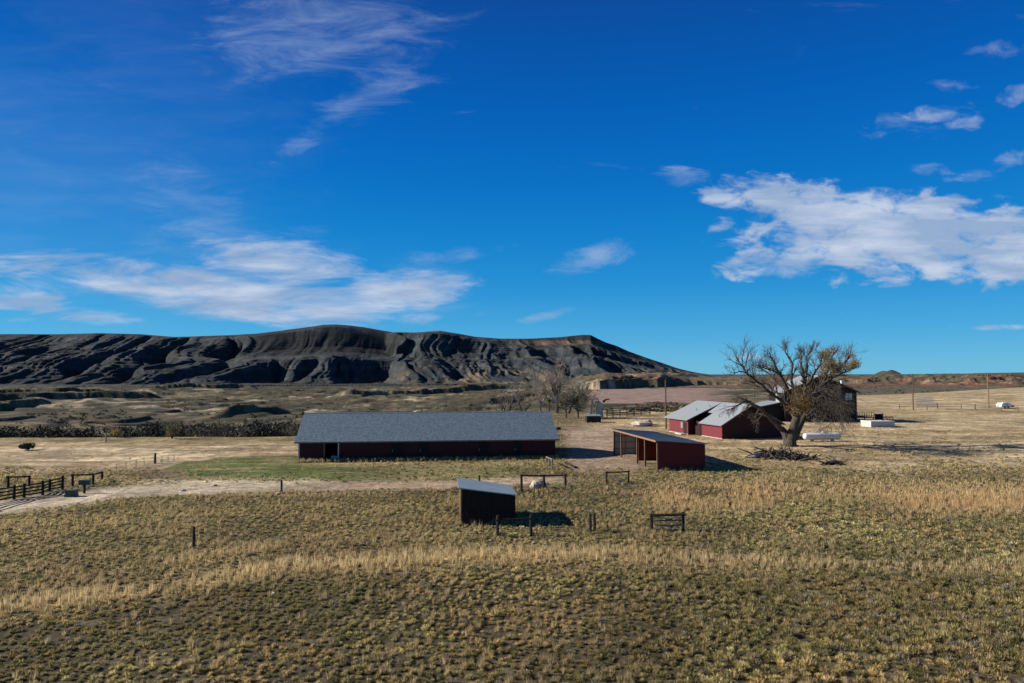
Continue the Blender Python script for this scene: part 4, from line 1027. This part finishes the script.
rail_frame('brace_frame', 'two bay dark timber frame between the corral and the wire fence', [(72.5,486,474),(93,484.5,473.5),(102,479.5,471.5)], [(0,1,.93,.93),(1,2,.93,.93)], 'fence', .2, .13)
cor = [(-34,511,490),(14,499.5,485),(24,497.5,483.5),(42.5,495,480.5),(49.5,491.5,479),(62.3,489.5,475.5)]
rail_frame('corral_fence', 'dark five rail corral fence at the left edge of the picture', cor,
           [(i, i+1, f, f) for i in range(len(cor)-1) for f in (.2,.42,.64,.86)], 'fence', .2, .11)

# blue-green board on a post, bin
B = GT(84.3, 493.3)
o = thing('sign_post', 'blank dark teal board on a short post beside the corral', 'sign', tuple(B))
mb = MB(); mb.tube([(0,0,-.4),(0,0,.95)], .11, 8); mb.build('post', M['post'], o)
mb = MB(); mb.box(-.50,.50,-.10,.10,.78,1.22); mb.build('board', M['green_paint'], o)
B = GT(71.5, 496.5)
o = thing('feed_bin', 'small dark teal bin lying in the grass beside the corral', 'bin', tuple(B), .2)
mb = MB(); mb.hull8([(-.5,-.3,-.1),(.5,-.3,-.1),(.5,.3,-.1),(-.5,.3,-.1),(-.42,-.26,.5),(.42,-.26,.5),(.42,.26,.5),(-.42,.26,.5)]); mb.build('bin', M['green_paint'], o)
mb = MB(); mb.box(-.47,.47,-.31,.31,.503,.56); mb.build('lid', M['dark'], o)

# utility poles
def upole(label, px, pb, pt, arm=True, group='utility poles', Yd=None, r=.15, m='pole'):
    B = GT(px, pb) if Yd is None else None
    if B is None:
        p = AT(px, pb, Yd); B = Vector((p.x, Yd, gz(p.x, Yd)))
    h = AT(px, pt, B.y).z-B.z
    o = thing('utility_pole', label, 'utility pole', tuple(B), 0, group)
    mb = MB(); mb.tube([(0,0,-.5),(0,0,h*.5),(0,0,h)], [r*1.2, r, r*.75], 10); mb.build('pole', M[m], o)
    if arm:
        mb = MB(); mb.box(-.9,.9,-r*.9-.1,-r*.9,h-.75,h-.62); cr = mb.build('crossarm', M[m], o)
        for x in (-.8,-.3,.3,.8):
            mb = MB(); mb.tube([(x,-r-.02,h-.619),(x,-r-.02,h-.44)], [.05,.04], 6); mb.build('insulator', M['gravel'], cr)
    mb = MB(); mb.tube([(r*1.4,0,h-1.9),(r*1.4+.01,0,h-1.2)], .17, 8); mb.build('transformer', M['steel'], o) if arm == 2 else None
    return o
upole('utility pole standing between the loafing shed and the red house', 666, 429, 380, False)
upole('utility pole at the end of the pasture right of the dark house', 913.3, 410, 373.5, True)
upole('rightmost and palest utility pole, near the white trailer', 988.8, 408.5, 374.5, True, m='trim_wood')
upole('grey utility pole showing behind the ridge of the red house', 754.6, 408, 379, False, r=.12)
upole('thin far pole at the edge of the dark thicket at left', 106, 442.5, 426, False, r=.07, m='post_grey')

# white propane tank
B = GT(822, 441.3); 
o = thing('propane_tank', 'long white propane tank lying on legs right of the big cottonwood', 'tank', tuple(B), R(4))
mb = MB(); pts = []; rad = []; Lh = 2.75; rr = .56
for i in range(9):
    a = math.pi/2*i/8; pts.append((-Lh-.42*math.cos(a)*1.0, 0, .82)); rad.append(max(.02, rr*math.sin(a)))
for i in range(9):
    a = math.pi/2*i/8; pts.append((Lh+.42*math.sin(a), 0, .82)); rad.append(max(.02, rr*math.cos(a)))
mb.tube(pts, rad, 24); mb.build('vessel', M['tank_white'], o, True)
mb = MB(); mb.tube([(.2,0,1.36),(.2,0,1.58)], .22, 14); mb.tube([(.2,0,1.582),(.2,0,1.63)], [.23,.08], 14); mb.build('valve_dome', M['tank_white'], o, True)
for x in (-1.7, 1.7):
    mb = MB(); mb.box(x-.15,x+.15,-.35,.35,-.2,.34); mb.build('leg', M['gravel'], o)

# concrete cistern
A = G(871, 427.4); Bq = G(895.3, 427.2); A_, u_, v_, L_, rz = frame(A, Bq)
o = thing('cistern', 'low white concrete cistern box in the dry grass right of the dark house', 'cistern', (A.x, A.y, gz(A.x, A.y)), rz)
mb = MB(); mb.box(.05, L_-.05, .05, 3.55, -.3, 1.12); mb.build('wall', M['gravel'], o)
mb = MB(); mb.box(0, L_, 0, 3.6, 1.123, 1.24); lid = mb.build('lid', M['trim_white'], o)
mb = MB(); mb.tube([(L_*.7,1.8,1.243),(L_*.7,1.8,1.36)], .28, 14); mb.build('hatch', M['steel'], lid)
# dark objects near the deck
B = GT(879, 419.5)
o = thing('woodpile', 'dark stack of firewood beside the deck railing', 'woodpile', tuple(B), R(5))
mb = MB(); rs = random.Random(4)
for k in range(5):
    for i in range(6): mb.tube([(-.75+i*.3, -.5+rs.uniform(-.08,.08), .14+k*.27), (-.75+i*.3, .5+rs.uniform(-.08,.08), .14+k*.27)], .125, 7)
mb.build('logs', M['dark'], o)
mb = MB(); mb.box(-.98,-.9,-.1,.1,-.2,1.5); mb.box(.9,.98,-.1,.1,-.2,1.5); mb.build('stakes', M['post'], o)
B = GT(888.5, 420)
o = thing('picnic_table', 'dark picnic table between the woodpile and the white cistern', 'table', tuple(B), R(5))
mb = MB(); mb.box(-.95,.95,-.38,.38,.86,.94); mb.build('tabletop', M['dark'], o)
for y in (-.75,.75):
    mb = MB(); mb.box(-.95,.95,y-.14,y+.14,.5,.56); mb.build('bench', M['dark'], o)
for x in (-.7,.7):
    mb = MB(); mb.tube([(x,-.85,-.05),(x,-.15,.855)], .05, 5); mb.tube([(x,.85,-.05),(x,.15,.855)], .05, 5); mb.box(x-.03,x+.03,-.8,.8,.42,.497); mb.build('leg', M['dark'], o)

# brush pile under the tree
def log_pile(name, label, px, pb, w, d, h, n, seed, mk='post_grey', r=.12, cat='brush pile', m2='bark_dark'):
    B = GT(px, pb); rs = random.Random(seed); o = thing(name, label, cat, tuple(B))
    a_, b_ = MB(), MB()
    for i in range(n):
        c = Vector((rs.gauss(0,w*.33), rs.gauss(0,d*.33), abs(rs.gauss(0,h*.4)))); di = Vector((rs.uniform(-1,1), rs.uniform(-.5,.5), rs.uniform(-.25,.35))).normalized()
        l = rs.uniform(.6, 1.6); q = rs.uniform(.3,1)*r
        (a_ if i % 3 else b_).tube([c-di*l, c+rvec(rs)*.1, c+di*l], [q, q*.85, q*.5], 6)
    a_.build('logs', M[m2], o); b_.build('branches', M[mk], o); return o
log_pile('brush_pile', 'long heap of dead limbs on the grass in front of the big cottonwood', 778, 458, 3.9, 2.6, 1.0, 170, 61, 'bark', .12)
log_pile('brush_pile', 'dark tangle at the right end of the dead limb heap', 797, 459.5, 2.6, 1.6, .5, 80, 62, 'bark_dark', .12, m2='dark')
B = GT(757, 458)
o = thing('scrap_tank', 'dented pale blue grey scrap drum beside the dead limb heap', 'drum', tuple(B), .3)
mb = MB(); mb.tube([(-.6,0,.32),(-.45,0,.34),(.45,0,.34),(.6,0,.32)], [.3,.36,.36,.3], 14); mb.build('drum', M['steel'], o, True)
for x in (-.3,.3):
    mb = MB(); mb.tube([(x-.02,0,.34),(x+.02,0,.34)], .375, 14); mb.build('rib', M['steel'], o)
log_pile('brush_pile', 'small dark clump of branches right of the dead limb heap', 833, 464.5, 1.4, .5, .25, 36, 64, 'bark_dark', .1, m2='dark')
B = GT(570.5, 466)
o = thing('fallen_log', 'dark fallen timber on the bare ground by the barn corner', 'log', tuple(B))
mb = MB(); a = G(565.5,464)-G(570.5,466); b = G(575.5,468.5)-G(570.5,466); mb.tube([a+Vector((0,0,.15)),(0,0,.14),b+Vector((0,0,.13))], [.16,.17,.14], 8); mb.build('log', M['post'], o)

# rocks
def rock(name, label, px, pb, sx, sy, sz, seed, m='rock', cat='rock', group=None):
    B = GT(px, pb); rs = random.Random(seed); bm = MB(); n, k = 10, 7; vs = []
    sd = rs.random()*50
    for j in range(k):
        ph = math.pi*j/(k-1)
        for i in range(n):
            th = 2*math.pi*i/n; f = .75+.5*float(vn(np.array([2+1.3*math.cos(th)*math.sin(ph)+sd]), np.array([2+1.3*math.sin(th)*math.sin(ph)+1.1*math.cos(ph)]), seed)[0])
            vs.append((sx*f*math.cos(th)*math.sin(ph), sy*f*math.sin(th)*math.sin(ph), sz*.75*f*math.cos(ph)+sz*.3))
    fs = [(j*n+i, (j+1)*n+i, (j+1)*n+(i+1) % n, j*n+(i+1) % n) for j in range(k-1) for i in range(n)]
    bm.add(vs, fs); bm.v = [tuple(v) for v in bm.v]
    o = bm.build(name, M[m]); o.location = B; tag(o, label, cat, group); return o
rock('boulder', 'large pale boulder lying under the two bay brace frame', 535, 488, .55, .5, .62, 71, 'tank_rock' if 'tank_rock' in M else 'rock')
rock('boulder', 'darker grey rock touching the pale boulder under the brace frame', 540.5, 488, .62, .5, .72, 72, 'rock_grey')
rock('boulder', 'pale flat rock heap left of the utility pole by the loafing shed', 641.5, 426, 2.3, 1.4, 1.0, 73)
rock('boulder', 'tan rock beside the pale flat rock heap near the utility pole', 646.5, 424.5, 1.3, 1.2, 1.1, 74)
rock('boulder', 'small pale stone in the foreground brush at left', 273.5, 595, .14, .12, .14, 75)
for i, (px, py) in enumerate([(214,485.8),(183,491),(278,494)]):
    rock('stone', ['tiny pale stone on the track edge in front of the green patch', 'tiny pale stone by the farm track left of the green patch', 'tiny pale stone near the short post by the track'][i], px, py, .28, .25, .16, 76+i)

# hollow dead stump, black shed at the end of the grove
p = AT(598, 412, 172); B = Vector((p.x, 172, gz(p.x, 172)))
o = thing('dead_stump', 'pale hollow dead tree stump with a bent arch, beside the small black shed', 'stump', tuple(B))
mb = MB(); S_ = 172/F
def q(px, py): a = AT(px, py, 172); return a-B
mb.tube([q(591,412)+Vector((0,0,-.8)), q(592.2,405), q(592,401), q(594,398)], [.32,.24,.2,.12], 7); mb.tube([q(599.5,413)+Vector((0,0,-1)), q(599,408), q(600,404), q(598,400.5)], [1.0,.85,.62,.2], 9); mb.tube([q(600,405), q(596.5,402), q(594.5,403)], [.45,.3,.12], 7); mb.build('trunk', M['rock'], o)
mb = MB(); mb.tube([q(603,402), q(606,399.5), q(610,399)], [.35,.2,.12], 7); mb.build('limb', M['bark_dark'], o)
B = GT(594.5, 422.5)
o = thing('small_black_shed', 'small low black shed at the end of the grove beyond the yard', 'shed', tuple(B), R(5))
mb = MB(); mb.box(-1.75,1.5,0,2.2,-.2,1.45); mb.build('wall', M['dark'], o)
mb = MB(); mb.slab([(-1.9,-.15,1.50),(1.65,-.15,1.50),(1.65,2.4,1.75),(-1.9,2.4,1.75)], .06); mb.build('roof', M['tin_dark'], o)
mb = MB(); mb.box(-.9,-.2,-.04,-.003,-.1,1.25); mb.build('door', M['post'], o)
B = GT(558, 430); 
o = thing('stock_tank', 'small dark round stock tank behind the long barn corner', 'trough', tuple(B))
mb = MB(); mb.tube([(0,0,-.05),(0,0,.6)], .55, 16); mb.build('shell', M['dark'], o)
mb = MB(); mb.tube([(0,0,.58),(0,0,.63)], .60, 16); mb.build('rim', M['steel'], o)

# fences and brush beyond the yard (px 600-665)
rail_frame('far_rail_fence', 'weathered rail fence beyond the bare yard and grove', [(607,418,410.5),(613,417.5,410),(620,417,409.5),(627,416.5,409),(634,416,408.5),(641,415.5,408.5),(650,415,408)],
           [(i,i+1,f,f) for i in range(6) for f in (.35,.62,.9)], 'fence', .22, .14, m='post')
for i, px in enumerate([(611,421.5),(616,421),(622,420.6),(628,420.3),(636,420)]):
    post_at('fence_stake', 'weathered stake in the row along the back of the bare yard', px[0], px[1], px[1]-7, .14, 'post_grey', 'stakes along the back of the yard')
log_pile('brush_pile', 'dark scrap timber heap behind the yard fence', 617, 408.5, 6, 3, 1.1, 90, 65, 'bark_pale', .18)
log_pile('brush_pile', 'dark branch heap near the utility pole beyond the yard', 648, 411, 6, 3, 1.0, 90, 66, 'bark_dark', .18)
# right hand pasture fence posts
for i, (px, b, t) in enumerate([(899.5,409,404.5),(927,410,405),(937.2,408.3,403),(961.3,408.6,404),(975.2,409.5,404),(1001,410.8,407.3),(1018,411.5,407)]):
    post_at('pasture_post', 'stubby weathered post of the fence line across the right pasture', px, b, t, .42 if i in (2,4) else .3, 'post_grey', 'posts of the right pasture fence')
wires('fence_wire', 'wire strands along the right pasture fence line', [(899.5,409),(927,409),(937.2,408.3),(961.3,408.6),(975.2,409.5),(1001,410.8),(1018,411.5)], (.7,1.3), r=.04, mk='post')
B = GT(1004, 408.5)
o = thing('stock_trailer', 'small rounded white trailer parked in the far right pasture', 'trailer', tuple(B), R(8))
mb = MB()
pts = [(-1.7,.5),(1.7,.5),(1.8,1.2),(1.2,1.75),(.2,1.95),(-1.1,1.8),(-1.75,1.2)]
wall_poly(mb, pts, -1.0, 1.0); mb.build('body', M['tank_white'], o)
for x in (-.6,.5):
    mb = MB(); mb.tube([(x,-1.12,.38),(x,-1.003,.38)], .38, 14); w_ = mb.build('wheel', M['dark'], o)
    mb = MB(); mb.tube([(x,-1.14,.38),(x,-1.122,.38)], .18, 10); mb.build('rim', M['steel'], w_)
mb = MB(); mb.box(-.5,.5,-1.04,-1.003,1.0,1.45); mb.build('window', M['glass'], o)
mb = MB(); mb.tube([(1.75,0,.55),(2.8,0,.5)], .06, 6); mb.build('tow_bar', M['dark'], o)
B = GT(1011.5, 407.3)
bush('dark_shrub', 'low dark shrub right behind the white trailer', 1011.5, 407.3, B.y, 1.0, .9, 'leaf_dark', 81, 200, .3)
# broken dark scrap at track
B = GT(655, 511)

# sage bushes in the valley beyond
def valley_brush():
    rs = np.random.RandomState(15); rng = random.Random(15); acc = []
    def add(x, Y, w, h, n, sz, col):
        z = gz(x, Y); u = rs.randn(n, 3); u /= np.linalg.norm(u, axis=1)[:, None]; u *= (.5+.5*rs.rand(n, 1)); u[:, 2] = np.abs(u[:, 2])
        C = np.array([x, Y, z])+u*np.array([w, w, h]); a = rs.randn(n, 3)*sz; b = rs.randn(n, 3)*sz
        acc.append((np.stack([C-a*.5, C+b*.5, C+a*.5], 1).reshape(-1, 3), np.repeat(np.array(col)*(1+(rs.rand(n, 1)-.5)*.7), 3, 0)))
    cols = [(.06,.065,.04), (.10,.09,.06), (.04,.048,.03), (.14,.115,.075)]
    for i in range(700):   # scrub near the yard edge and the lake
        px = rng.uniform(596, 770); Y = rng.uniform(195, 430)
        if fbm(np.array([px/14]), np.array([Y/30]), 2, 3)[0] < .42: continue
        s_ = rng.uniform(.6, 1.5)
        add((px-512)/F*Y, Y, s_, s_*.8, 34, .4, cols[rng.randrange(4)])
    for i in range(1500):
        px = rng.uniform(-60, 600); Y = 330*(1100/330)**rng.random()
        if fbm(np.array([px/30]), np.array([Y/70]), 3, 8)[0] < .5: continue
        s_ = rng.uniform(.9, 2.2)*(1+Y/1500)
        add((px-512)/F*Y, Y, s_, s_*.7, 16, .8, cols[rng.randrange(3)])
    for i in range(700):
        px = rng.uniform(770, 1060); Y = rng.uniform(480, 1150)
        if fbm(np.array([px/20]), np.array([Y/90]), 3, 18)[0] < .5: continue
        s_ = rng.uniform(.8, 1.8)
        add((px-512)/F*Y, Y, s_, s_*.7, 14, .7, cols[rng.randrange(3)])
    stuff_mesh('sagebrush', acc, 'scattered dark sagebrush over the valley floor beyond the ranch', 'brush', M['foliage'])
valley_brush()

# ------------------------------------------------------------------ sun, sky, clouds
SUN_EL = R(26); tx, ty = 1.0, -.14          # light travels this way over the ground
az = math.atan2(ty, tx)
d = Vector((math.cos(az)*math.cos(SUN_EL), math.sin(az)*math.cos(SUN_EL), -math.sin(SUN_EL)))
ld = bpy.data.lights.new('sun', 'SUN'); ld.energy = 5.0; ld.angle = R(.53); ld.color = (1.0, .93, .82)
lo = bpy.data.objects.new('sun', ld); COL.objects.link(lo); lo.rotation_euler = d.to_track_quat('-Z', 'Y').to_euler(); lo.location = (-50, 20, 60)
sd = -d; rot = math.atan2(sd.x, sd.y)
W = bpy.data.worlds.new('World'); SC.world = W; W.use_nodes = True
nt = W.node_tree; N = nt.nodes; L = nt.links
for n in list(N): N.remove(n)
out = N.new('ShaderNodeOutputWorld'); bg = N.new('ShaderNodeBackground'); L.new(bg.outputs[0], out.inputs[0])
sky = N.new('ShaderNodeTexSky'); sky.sky_type = 'NISHITA'; sky.sun_disc = False; sky.sun_elevation = SUN_EL; sky.sun_rotation = rot
sky.altitude = 1600; sky.air_density = 1.0; sky.dust_density = .4; sky.ozone_density = 1.6
tc = N.new('ShaderNodeTexCoord')
sep = N.new('ShaderNodeSeparateXYZ'); L.new(tc.outputs['Generated'], sep.inputs[0])
def MA(op, a, b=None, c=None, clamp=False):
    n = N.new('ShaderNodeMath'); n.operation = op; n.use_clamp = clamp
    for i, v in enumerate((a, b, c)):
        if v is None: continue
        if isinstance(v, (int, float)): n.inputs[i].default_value = v
        else: L.new(v, n.inputs[i])
    return n.outputs[0]
ysafe = MA('MAXIMUM', sep.outputs['Y'], .02)
U = MA('DIVIDE', sep.outputs['X'], ysafe); V_ = MA('DIVIDE', sep.outputs['Z'], ysafe)   # bearing and elevation tangents to the north
def UV(px, py):
    p = AT(px, py, 1000.0); return p.x/1000, (p.z-CAMH)/1000
comb = N.new('ShaderNodeCombineXYZ'); L.new(U, comb.inputs[0]); L.new(V_, comb.inputs[1])
def wnoise(scale, sx, sy, det, rough, rotd=0, off=0, dist=0):
    mp = N.new('ShaderNodeMapping'); mp.inputs['Scale'].default_value = (sx, sy, 1); mp.inputs['Rotation'].default_value = (0,0,R(rotd)); mp.inputs['Location'].default_value = (off,off*.7,off)
    L.new(comb.outputs[0], mp.inputs[0]); n = N.new('ShaderNodeTexNoise'); n.inputs['Scale'].default_value = scale; n.inputs['Detail'].default_value = det
    n.inputs['Roughness'].default_value = rough; n.inputs['Distortion'].default_value = dist; L.new(mp.outputs[0], n.inputs['Vector']); return n.outputs[0]
def ell(px, py, rx, ry, rotd, amp=1.0):
    u0, v0 = UV(px, py); a = R(rotd); c, s_ = math.cos(a), math.sin(a)   # rotd: counter clockwise in the picture
    du = MA('SUBTRACT', U, u0); dv = MA('SUBTRACT', V_, v0)
    p = MA('ADD', MA('MULTIPLY', du, c*F/rx), MA('MULTIPLY', dv, s_*F/rx))
    q_ = MA('ADD', MA('MULTIPLY', du, -s_*F/ry), MA('MULTIPLY', dv, c*F/ry))
    r2 = MA('ADD', MA('MULTIPLY', p, p), MA('MULTIPLY', q_, q_))
    return MA('MULTIPLY', MA('SUBTRACT', 1.0, r2), amp)
def group(ells, noise_, k, lo_, hi_, amax):
    m = ells[0]
    for e_ in ells[1:]: m = MA('SMOOTH_MAX', m, e_, .3)
    m = MA('MAXIMUM', m, -1.2)
    v = MA('ADD', m, MA('MULTIPLY', MA('SUBTRACT', noise_, .5), k))
    r = N.new('ShaderNodeMapRange'); r.interpolation_type = 'SMOOTHSTEP'; r.inputs['From Min'].default_value = lo_; r.inputs['From Max'].default_value = hi_
    r.inputs['To Min'].default_value = 0; r.inputs['To Max'].default_value = amax; L.new(v, r.inputs[0]); return r.outputs[0]
nc = wnoise(12, .45, 1.9, 9, .66, 8, 0, .5)        # streaky cirrus
nw = wnoise(10, .6, 2.2, 8, .68, 28, 3, .6)       # wispy, slanted up to the right
npf = wnoise(24, .75, 1.6, 9, .60, 4, 5, .35)       # puffs
A_ = group([ell(240,294,215,27,-7,1.1), ell(265,262,80,28,-4,1.0), ell(390,296,80,24,8,1.0), ell(110,280,85,16,-8,1.0), ell(320,312,90,12,-4,1.0)], nc, 4.8, -.25, 1.20, .95)
B_ = group([ell(30,303,110,14,-10), ell(20,320,30,4,0,.7), ell(25,272,40,8,0,.5)], nc, 5.0, .1, 1.3, .75)
C_ = group([ell(205,222,80,46,-38), ell(160,242,34,14,0,.9), ell(308,230,28,9,0,1.1), ell(428,290,40,34,20,.5)], nw, 6.5, -.3, 2.6, .26)
E_ = group([ell(315,30,115,55,10), ell(335,116,62,11,35,.75), ell(385,75,70,26,35,.5)], nw, 7.0, -.4, 2.6, .42)
F_ = group([ell(592,260,52,16,16), ell(545,316,34,6,12,1.2), ell(465,252,52,11,6,.8), ell(680,176,26,10,0,.7)], nw, 5.5, .1, 1.9, .50)
G_ = group([ell(905,236,190,50,-3,1.25), ell(800,200,100,26,-6,1.1), ell(1010,250,160,42,-3,1.1), ell(745,268,30,12,0,.8), ell(722,198,26,14,-10,.9)], npf, 4.3, .02, 1.1, .88)
H_ = group([ell(942,112,36,11,8,1.0), ell(968,124,26,9,5,1.0), ell(990,327,40,3.6,0,1.0), ell(745,357,26,3,0,.7)], npf, 5.0, .1, 1.9, .70)
I_ = group([ell(1000,50,34,11,10), ell(955,172,44,10,-6), ell(945,82,40,9,-8,.8), ell(1012,95,22,12,20), ell(890,125,30,12,10,.7), ell(1010,160,28,10,20,.9)], npf, 5.5, .1, 1.9, .36)
Gs = [ell(880,230,165,50,-4), ell(1005,246,150,42,-3), ell(790,262,75,18,4,.9), ell(800,205,90,24,-6,.9)]
m_ = Gs[0]
for e_ in Gs[1:]: m_ = MA('SMOOTH_MAX', m_, e_, .3)
u1, v1_ = UV(735, 277); u2, v2_ = UV(1024, 290); sl = (v2_-v1_)/(u2-u1)
pl = MA('MULTIPLY', MA('SUBTRACT', V_, MA('ADD', MA('MULTIPLY', MA('SUBTRACT', U, u1), sl), v1_)), F/9)
m_ = MA('MINIMUM', m_, pl)
G2_ = group([m_], npf, 2.6, .02, 1.1, .74)
VL_ = group([ell(40,190,330,170,-20), ell(160,60,220,110,-30,.6)], nw, 1.6, -.1, 1.6, .11)
al = A_
for g_ in (B_, C_, E_, F_, G_, G2_, VL_, H_, I_): al = MA('SUBTRACT', 1.0, MA('MULTIPLY', MA('SUBTRACT', 1.0, al), MA('SUBTRACT', 1.0, g_)))
nrt = N.new('ShaderNodeMapRange'); nrt.inputs['From Min'].default_value = .0; nrt.inputs['From Max'].default_value = .05; L.new(sep.outputs['Y'], nrt.inputs[0])
al = MA('MULTIPLY', al, nrt.outputs[0])
up = N.new('ShaderNodeMapRange'); L.new(sep.outputs['Z'], up.inputs[0]); up.inputs['From Min'].default_value = -.01; up.inputs['From Max'].default_value = .005; al = MA('MULTIPLY', al, up.outputs[0])
# colour of the clear sky in view: a deeper, more saturated blue (polarised look)
hs = N.new('ShaderNodeHueSaturation'); hs.inputs['Saturation'].default_value = 1.3; hs.inputs['Value'].default_value = 1.0; L.new(sky.outputs[0], hs.inputs['Color'])
tint = N.new('ShaderNodeMix'); tint.data_type = 'RGBA'; tint.blend_type = 'MULTIPLY'; tint.inputs['Factor'].default_value = 1; tint.inputs['B'].default_value = (.22,.92,1.25,1)
L.new(hs.outputs[0], tint.inputs['A'])
ramp = N.new('ShaderNodeValToRGB'); ramp.color_ramp.interpolation = 'B_SPLINE'
stops = [(0,(.20,.51,.76)),(.05,(.08,.40,.74)),(.13,(.010,.275,.67)),(.27,(.0005,.162,.58)),(.45,(.0005,.075,.41)),(.60,(.012,.040,.15)),(1,(.030,.036,.055))]  # top stops are out of view, darkened and greyed to thin shadow fill
el_ = ramp.color_ramp.elements
while len(el_) < len(stops): el_.new(.5)
for e_, (p_, c_) in zip(el_, stops): e_.position = p_; e_.color = (c_[0]/1.41/.062/20, c_[1]/1.41/.062/20, c_[2]/1.41/.062/20, 1)
L.new(MA('MAXIMUM', sep.outputs['Z'], 0.0), ramp.inputs[0])
sc20 = N.new('ShaderNodeMix'); sc20.data_type = 'RGBA'; sc20.blend_type = 'MULTIPLY'; sc20.inputs['Factor'].default_value = 1; sc20.inputs['B'].default_value = (20,20,20,1)
L.new(ramp.outputs[0], sc20.inputs['A'])
deep = N.new('ShaderNodeMix'); deep.data_type = 'RGBA'; dz = N.new('ShaderNodeMapRange'); dz.inputs['From Min'].default_value = .42; dz.inputs['From Max'].default_value = .75; dz.inputs['To Min'].default_value = .84; dz.inputs['To Max'].default_value = .93; L.new(sep.outputs['Z'], dz.inputs[0]); L.new(dz.outputs[0], deep.inputs['Factor'])
L.new(tint.outputs['Result'], deep.inputs['A']); L.new(sc20.outputs['Result'], deep.inputs['B'])
SKY_S = .062
shade = wnoise(14, .45, 2.6, 6, .55, 5, 9)
cr = N.new('ShaderNodeMix'); cr.data_type = 'RGBA'
kk = 1/SKY_S
cr.inputs['A'].default_value = (.22*kk,.305*kk,.45*kk,1); cr.inputs['B'].default_value = (.40*kk,.455*kk,.56*kk,1)
rs_ = N.new('ShaderNodeMapRange'); rs_.inputs['From Min'].default_value = .42; rs_.inputs['From Max'].default_value = .66; L.new(shade, rs_.inputs[0]); L.new(rs_.outputs[0], cr.inputs['Factor'])
mix = N.new('ShaderNodeMix'); mix.data_type = 'RGBA'; L.new(al, mix.inputs['Factor']); L.new(deep.outputs['Result'], mix.inputs['A']); L.new(cr.outputs['Result'], mix.inputs['B'])
L.new(mix.outputs['Result'], bg.inputs['Color']); bg.inputs['Strength'].default_value = SKY_S

# ------------------------------------------------------------------ camera, view
cam = bpy.data.cameras.new('camera'); cam.sensor_width = 36; cam.lens = F/1024*36; cam.clip_start = .5; cam.clip_end = 60000
co = bpy.data.objects.new('camera', cam); COL.objects.link(co); co.location = (0,0,CAMH); co.rotation_euler = (math.pi/2+TH, 0, 0); SC.camera = co
vs = SC.view_settings; vs.view_transform = 'Standard'; vs.look = 'None'; vs.exposure = 0.5; vs.gamma = 1.0; vs.use_curve_mapping = False
SC.cycles.max_bounces = 4; SC.cycles.diffuse_bounces = 2
